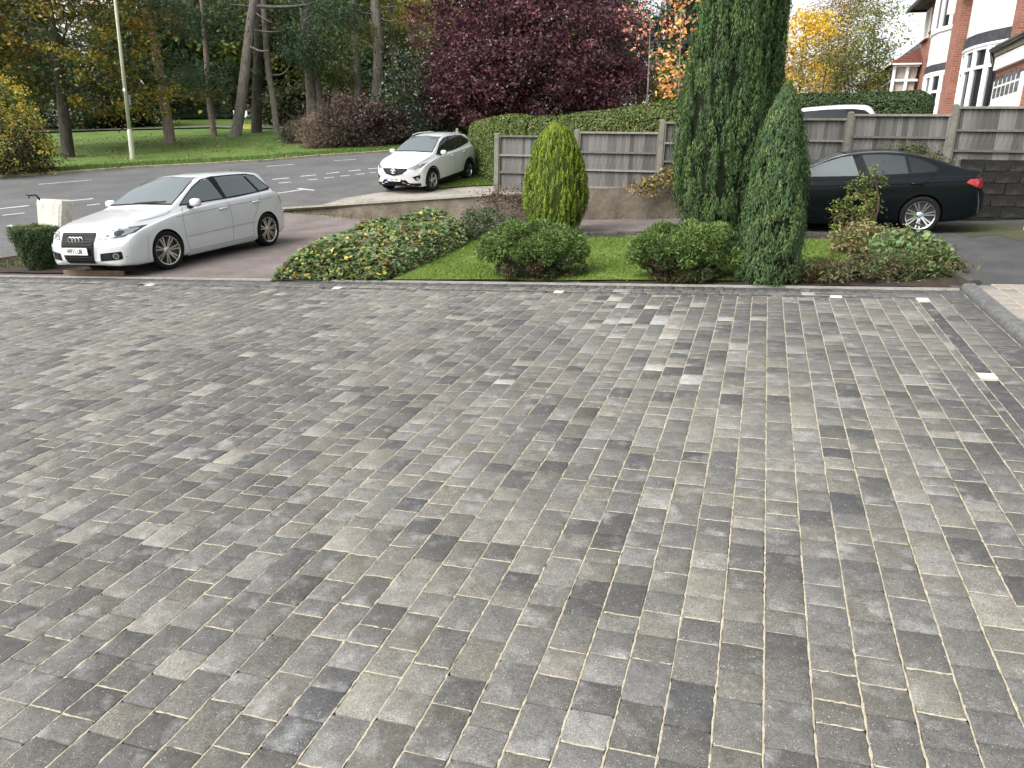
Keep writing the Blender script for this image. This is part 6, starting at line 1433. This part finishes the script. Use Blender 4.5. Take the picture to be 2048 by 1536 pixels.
# ---- timber edging boards and bare earth by the left end of the paving
m_timber = noisy('edging_timber', (.11, .075, .05), (.20, .15, .105), 6, .9, 6, .4, .005)
def plank(label, p0, p1, h, t):
    a, b = hit(*p0), hit(*p1); d = b - a; L_ = np.linalg.norm(d); o = empty('edging_board', tuple((a + b) / 2)); tag(o, label, 'plank'); o.rotation_euler = (0, -math.asin(d[2] / L_), math.atan2(d[1], d[0]))
    mb = MB(); mb.prism([(-t / 2, -.03), (t / 2, -.03), (t / 2, h - .006), (t / 2 - .006, h), (-t / 2 + .006, h), (-t / 2, h - .006)], -L_ / 2, L_ / 2, Matrix([[0, 0, 1, 0], [1, 0, 0, 0], [0, 1, 0, 0], [0, 0, 0, 1]])); mb.build('timber', m_timber, o)
    for s_ in (-1, 1): mb = MB(); mb.box((s_ * L_ * .4, t / 2 + .016, h * .35), (.04, .028, h * .9)); mb.build('peg', m_timber, o)
plank('long timber edging board at the forecourt end under the hatchback bumper', (129, 550), (250, 551), .085, .03)
plank('thin timber edging board along the footway left of the box bush', (-30, 526), (60, 512), .06, .03)
sheet('bare_earth', [tuple(p) for p in hpix([(-40, 530), (60, 514), (130, 520), (240, 545), (300, 551), (140, 550), (-60, 547)])], .3, m_soil, dz=.03, extra=lambda x, y: .012 * np.sin(x * 4) * np.cos(y * 5))
blades('wall_foot_weeds', [tuple(p) for p in hpix([(-20, 528), (60, 516), (120, 522), (130, 536), (-20, 540)])], 1800, .05, H, .03, [(2, (.05, .07, .025)), (1, (.10, .08, .03))], 181, .01)
# ---- pale board propped at the right edge, old kerb beside the garden
m_oldkerb = noisy('old_kerb', (.045, .042, .036), (.09, .085, .075), 5, .95, 6, .6, .01)
def propped():
    b = hit(2042, 461); o = empty('white_board', tuple(b)); o.rotation_euler = (.0, .06, RF); tag(o, 'white painted boards propped against the blackened wall at the right edge', 'board')
    for k in range(3): mb = MB(); mb.box((.10 + .16 * k, .02 * k, .36), (.13, .03, .74)); mb.build('plank', m_plate, o)
    mb = MB(); mb.box((.26, .05, .5), (.45, .03, .06)); mb.build('batten', m_plate, o)
propped()
kerb_run('garden_kerb', [pv(.06, .02)[:2], hit(1890, 546)[:2], hit(1845, 519)[:2], hit(1790, 492)[:2]], .6, .12, .06, m_oldkerb, H, '', dz=.03)
kerb_run('garden_kerb', [hit(1700, 475)[:2], hit(1480, 470)[:2], hit(1300, 470)[:2], hit(1120, 471)[:2], hit(985, 469)[:2]], .6, .10, .06, m_oldkerb, H, '', dz=.02)

# ---- the brick houses
def brick_mat(name, c1, c2, mortar, sc=1.0):
    m = mat_new(name, c1, .9, spec=.2); t = NT(m); c = t.new('ShaderNodeTexCoord'); s = t.new('ShaderNodeSeparateXYZ'); t.l.new(c.outputs['Object'], s.inputs[0])
    cb = t.new('ShaderNodeCombineXYZ'); t.l.new(t.math('ADD', s.outputs[0], s.outputs[1]), cb.inputs[0]); t.l.new(s.outputs[2], cb.inputs[1])
    br = t.new('ShaderNodeTexBrick'); br.inputs['Color1'].default_value = (*c1, 1); br.inputs['Color2'].default_value = (*c2, 1); br.inputs['Mortar'].default_value = (*mortar, 1)
    br.inputs['Scale'].default_value = 1.0; br.inputs['Brick Width'].default_value = .225; br.inputs['Row Height'].default_value = .075; br.inputs['Mortar Size'].default_value = .010; br.inputs['Bias'].default_value = 0
    t.l.new(cb.outputs[0], br.inputs['Vector']); f = t.noise(1.3, 5, .6, t.coord('Object')); t.color(t.mix(.6, br.outputs['Color'], t.ramp(f, [(.3, .35), (.7, .62)]), 'OVERLAY')); t.bump(br.outputs['Fac'], -.4, .01); return m
m_brick = brick_mat('red_brick', (.25, .085, .055), (.33, .13, .085), (.28, .22, .18)); m_brickd = brick_mat('dark_brick', (.13, .055, .04), (.20, .085, .06), (.16, .13, .11))
m_wrender = noisy('white_roughcast', (.66, .67, .68), (.80, .80, .80), 6, .9, 6, .9, .03); m_upvc = mat_new('white_window_frame', (.82, .83, .84), .35); m_lead = noisy('dark_flashing', (.03, .032, .04), (.07, .072, .085), 5, .7, 5, .3, .006)
m_pane = glass_mat('window_glass', (.02, .024, .026), .8); m_curt = noisy('net_curtain', (.36, .33, .28), (.5, .47, .42), 12, .9, stretch=(8, 8, .6)); m_gutter = mat_new('black_gutter', (.015, .015, .016), .4)
m_tile = noisy('red_roof_tile', (.10, .035, .028), (.19, .07, .05), 5, .85, 5, .3, .01); m_slate = noisy('grey_roof_tile', (.06, .055, .052), (.11, .10, .092), 3, .9, 6, .4, .02)
def house():
    zb = 3.0; o = empty('brick_house', (*ab(7, 30), zb)); o.rotation_euler = (0, 0, math.atan2(E2[1], E2[0])); tag(o, 'pair of red brick houses with curved white-rendered bays above the fence', 'house')
    mb = MB(); mb.box((2.4, -3.2, 2.0), (13.2, 6.4, 8.4)); mb.build('wall', m_brick, o)
    mb = MB(); mb.box((1.15, .22, 2.0), (1.0, .44, 8.4)); mb.build('brick_pier', m_brick, o)
    for bx in (((.45, .52, 5.55), (.3, .25, 1.0)), ((1.85, .52, 5.4), (.18, .22, 1.5))): mb = MB(); mb.box(*bx); mb.build('white_bracket', m_upvc, o)
    # roof with wide eaves and hipped end
    x0, x1, y0, y1, ze, zr = -4.6, 9.6, .62, -7.0, 6.22, 9.6
    mb = MB(); mb.add([(x0, y0, ze), (x1, y0, ze), (x1, y1, ze), (x0, y1, ze), (x0, (y0 + y1) / 2, zr), (x1 - 3.2, (y0 + y1) / 2, zr)], [(0, 1, 5, 4), (1, 2, 5), (2, 3, 4, 5), (3, 0, 4), (3, 2, 1, 0)]); rf = mb.build('roof', m_slate, o)
    mb = MB(); mb.box(((x0 + x1) / 2, y0 + .04, ze - .03), (x1 - x0, .09, .12)); mb.box((x1 + .04, (y0 + y1) / 2, ze - .03), (.09, y0 - y1, .12)); mb.build('gutter', m_gutter, rf)
    mb = MB(); mb.box((1.1, -3.0, 10.1), (1.2, .8, 1.6)); mb.build('chimney', m_brick, rf)
    def bay(cx, half, proj, rings, nm, panes):
        R = (half ** 2 + proj ** 2) / (2 * proj); am = math.asin(half / R); n = 6; an = np.linspace(-am, am, n + 1); P = lambda r_: [(cx + (R + r_) * math.sin(t), (R + r_) * math.cos(t) - (R - proj)) for t in an]
        for z0, z1, m, r_, part in rings:
            mb = MB(); Q = [(x, max(y, -.05)) for x, y in P(r_)]; mb.prism(Q[::-1] + [(Q[0][0], -.3), (Q[-1][0], -.3)], z0, z1); mb.build(part, m, o, angle=50)
        for z0, z1, tr in panes:
            Q = P(0); w = empty(nm, (0, 0, 0)); w.parent = o
            for i in range(n):
                a_, b_ = np.array(Q[i]), np.array(Q[i + 1]); d = b_ - a_; L_ = np.linalg.norm(d); d /= L_; nn = np.array([-d[1], d[0]]); c_ = (a_ + b_) / 2; Rm = np.array([[d[0], nn[0], 0], [d[1], nn[1], 0], [0, 0, 1.0]])
                mb = MB(); mb.box((*(c_ - nn * .05), (z0 + z1) / 2), (L_ - .06, .01, z1 - z0 - .06), Rm); mb.build('pane', m_pane, w)
                mb = MB()
                for z_, h_ in ((z0 + .04, .09), (z1 - .04, .09), (tr, .09)): mb.box((*(c_ - nn * .01), z_), (L_ - .055, .07, h_), Rm)
                for s_ in (-1, 1): mb.box((*(c_ + d * s_ * (L_ / 2 - .06) - nn * .012), (z0 + z1) / 2), (.065, .066, z1 - z0 - .09), Rm)
                mb.build('sash', m_upvc, w)
            for i in range(n + 1): mb = MB(); t = an[i]; mb.box((Q[i][0], Q[i][1] - .015, (z0 + z1) / 2), (.085, .10, z1 - z0 - .004), np.array([[math.cos(-t), -math.sin(-t), 0], [math.sin(-t), math.cos(-t), 0], [0, 0, 1]])); mb.build('mullion', m_upvc, w)
    bay(-1.8, 1.85, .62, [(-2.2, 1.05, m_brick, 0, 'bay_plinth'), (1.052, 1.12, m_upvc, .06, 'sill'), (2.93, 3.0, m_upvc, .06, 'window_head'), (3.002, 3.32, m_lead, .045, 'flashing_band'), (3.322, 5.0, m_wrender, .0, 'rendered_panel'), (5.002, 5.06, m_upvc, .05, 'sill')], 'bay_window', [(1.12, 2.93, 2.35), (5.06, 6.2, 5.8)])
    bay(3.7, 1.7, .62, [(-2.2, 1.05, m_brick, 0, 'bay_plinth'), (1.052, 1.12, m_upvc, .06, 'sill'), (2.83, 2.9, m_upvc, .05, 'window_head'), (2.902, 3.16, m_lead, .045, 'flashing_band'), (3.162, 4.27, m_wrender, .0, 'rendered_panel'), (4.272, 4.34, m_upvc, .06, 'sill')], 'bay_window', [(1.12, 2.83, 2.2), (4.34, 6.2, 5.7)])
    for cx, w_, z0, z1 in ((6.9, .75, 5.0, 5.95), (8.3, .9, 4.85, 5.95)):
        f = empty('window', (0, 0, 0)); f.parent = o; mb = MB()
        for s_ in (-1, 1): mb.box((cx + s_ * (w_ / 2), .0, (z0 + z1) / 2), (.09, .10, z1 - z0))
        for z_ in (z0, z1): mb.box((cx, .0, z_), (w_ + .08, .102, .09))
        mb.build('frame', m_upvc, f); mb = MB(); mb.box((cx, .01, (z0 + z1) / 2), (w_ - .09, .03, z1 - z0 - .09)); mb.build('pane', m_curt, f); mb = MB(); mb.box((cx, .05, z0 - .08), (w_ + .2, .14, .06)); mb.build('sill', m_tile, f)
    # porch with hipped tiled roof and curtained glazing
    p = empty('porch', (0, 0, 0)); p.parent = o; px0, px1, pf, h0, h1 = 8.3, 10.9, 1.05, .6, 3.85
    for x in (px0, (px0 + px1) / 2, px1): mb = MB(); mb.box((x, pf, (h0 + h1) / 2), (.14, .12, h1 - h0)); mb.build('post', m_upvc, p)
    for x in (px0, px1): mb = MB(); mb.box((x, pf * .5, (h0 + h1) / 2), (.10, .12, h1 - h0)); mb.build('post', m_upvc, p)
    for z_ in (h1 - .06, 3.2): mb = MB(); mb.box(((px0 + px1) / 2, pf, z_), (px1 - px0 - .15, .10, .10)); mb.box((px0, pf / 2, z_), (.098, pf - .14, .10)); mb.build('transom', m_upvc, p)
    mb = MB(); mb.box(((px0 + px1) / 2, pf - .12, (h0 + h1) / 2), (px1 - px0 - .2, .03, h1 - h0 - .12)); mb.box((px0 + .12, pf / 2, (h0 + h1) / 2), (.03, pf - .3, h1 - h0 - .12)); mb.build('curtain', m_curt, p)
    n = 7
    for i in range(n):
        f0, f1 = i / n, (i + 1) / n + .02; ins = 1.15; zz = lambda f: h1 + .02 + .72 * f; e = .28
        q0 = [(px0 - e + ins * f0, .0), (px0 - e + ins * f0, (pf + e) * (1 - f0)), (px1 + e - ins * f0, (pf + e) * (1 - f0)), (px1 + e - ins * f0, 0)]; q1 = [(px0 - e + ins * f1, .0), (px0 - e + ins * f1, (pf + e) * (1 - f1)), (px1 + e - ins * f1, (pf + e) * (1 - f1)), (px1 + e - ins * f1, 0)]
        mb = MB(); mb.add([(x, y, zz(f0) + .035) for x, y in q0] + [(x, y, zz(f1)) for x, y in q1] + [(x, y, zz(f0)) for x, y in q0], [(k, k + 1, 5 + k, 4 + k) for k in range(3)] + [(8 + k, 9 + k, k + 1, k) for k in range(3)]); mb.build('tile_course', m_tile, p)
    mb = MB(); mb.box(((px0 + px1) / 2, pf + .24, h1 + .0), (px1 - px0 + .6, .07, .09)); mb.box((px0 - .24, pf / 2 + .1, h1), (.07, pf + .1, .09)); mb.build('gutter', m_upvc, p)
    mb = MB(); mb.box((6.3, .07, 3.9), (.12, .10, 1.2)); mb.build('soil_pipe', m_signgrey, o); mb = MB(); mb.box((6.05, .16, 3.72), (.22, .16, .14)); mb.build('security_lamp', m_black, o)
    # garage at the near end
    g = empty('garage', (0, 0, 0)); g.parent = o; gx0, gx1, gy = -9.2, -4.35, .36
    mb = MB(); mb.box(((gx0 + gx1) / 2, gy - 2.6, .3), (gx1 - gx0, 5.2, 5.0)); mb.build('wall', m_brick, g)
    mb = MB(); mb.add([(gx0 - .1, gy + .16, 2.72), (gx1 + .02, gy + .16, 2.72), (gx1 + .02, gy - 3.2, 4.6), (gx0 - .1, gy - 3.2, 4.6), (gx0 - .1, gy + .16, 2.60), (gx1 + .02, gy + .16, 2.60), (gx1 + .02, gy - 3.2, 4.48), (gx0 - .1, gy - 3.2, 4.48)], [(0, 1, 2, 3), (7, 6, 5, 4), (4, 5, 1, 0), (5, 6, 2, 1), (6, 7, 3, 2), (7, 4, 0, 3)]); mb.build('roof', m_slate, g)
    mb = MB(); mb.tube([(gx0 - .1, gy + .22, 2.62), (gx1 + .05, gy + .22, 2.60)], .06, 8); mb.build('gutter', m_gutter, g, smooth=True); mb = MB(); mb.box(((gx0 + gx1) / 2, gy + .10, 2.50), (gx1 - gx0, .06, .14)); mb.build('fascia', m_gravelboard, g)
    mb = MB(); mb.tube([(gx1 + .10, gy + .20, 2.60), (gx1 + .10, gy + .08, 2.2), (gx1 + .10, gy + .08, -1.5)], .05, 8); mb.build('downpipe', m_gutter, g, smooth=True)
    d = empty('garage_door', (0, 0, 0)); d.parent = o; dx0, dx1 = -6.9, -4.55
    mb = MB(); mb.box(((dx0 + dx1) / 2, gy + .03, .60), (dx1 - dx0, .08, 2.30)); mb.box(((dx0 + dx1) / 2, gy + .05, 2.22), (dx1 - dx0 + .3, .12, .34)); mb.build('leaf', m_upvc, d)
    for i in range(6):
        for j in range(2): mb = MB(); mb.box((dx0 + .30 + (dx1 - dx0 - .55) / 5 * i, gy + .073, 1.42 + j * .32), (.26, .012, .26)); mb.build('pane', m_pane, d)
    return o
house()
def far_house():
    q = pt(1738, 200, 58); b = np.array([q[0], q[1], float(HN(q[0], q[1]))]); o = empty('far_house', tuple(b)); o.rotation_euler = (0, 0, math.atan2(E2[1], E2[0])); tag(o, 'grey-roofed house half hidden by the birches', 'house')
    ze, zr = zpix(1700, 168, *toab(q)) - b[2], zpix(1790, 62, *toab(q)) - b[2]
    mb = MB(); mb.box((0, -4, ze / 2 - 1), (9, 8, ze + 2)); mb.build('wall', m_brickd, o)
    mb = MB(); mb.add([(-5, .6, ze), (5, .6, ze), (5, -8.6, ze), (-5, -8.6, ze), (-2.5, -4, zr), (2.5, -4, zr)], [(0, 1, 5, 4), (1, 2, 5), (2, 3, 4, 5), (3, 0, 4), (3, 2, 1, 0)]); mb.build('roof', m_slate, o)
    for x in (-2.5, 2.0):
        w = empty('window', (0, 0, 0)); w.parent = o; mb = MB(); mb.box((x, .02, ze - 1.2), (1.7, .10, 1.3)); mb.build('frame', m_upvc, w)
        for k in (-1, 1): mb = MB(); mb.box((x + k * .4, .08, ze - 1.2), (.68, .02, 1.1)); mb.build('pane', m_pane, w)
far_house()
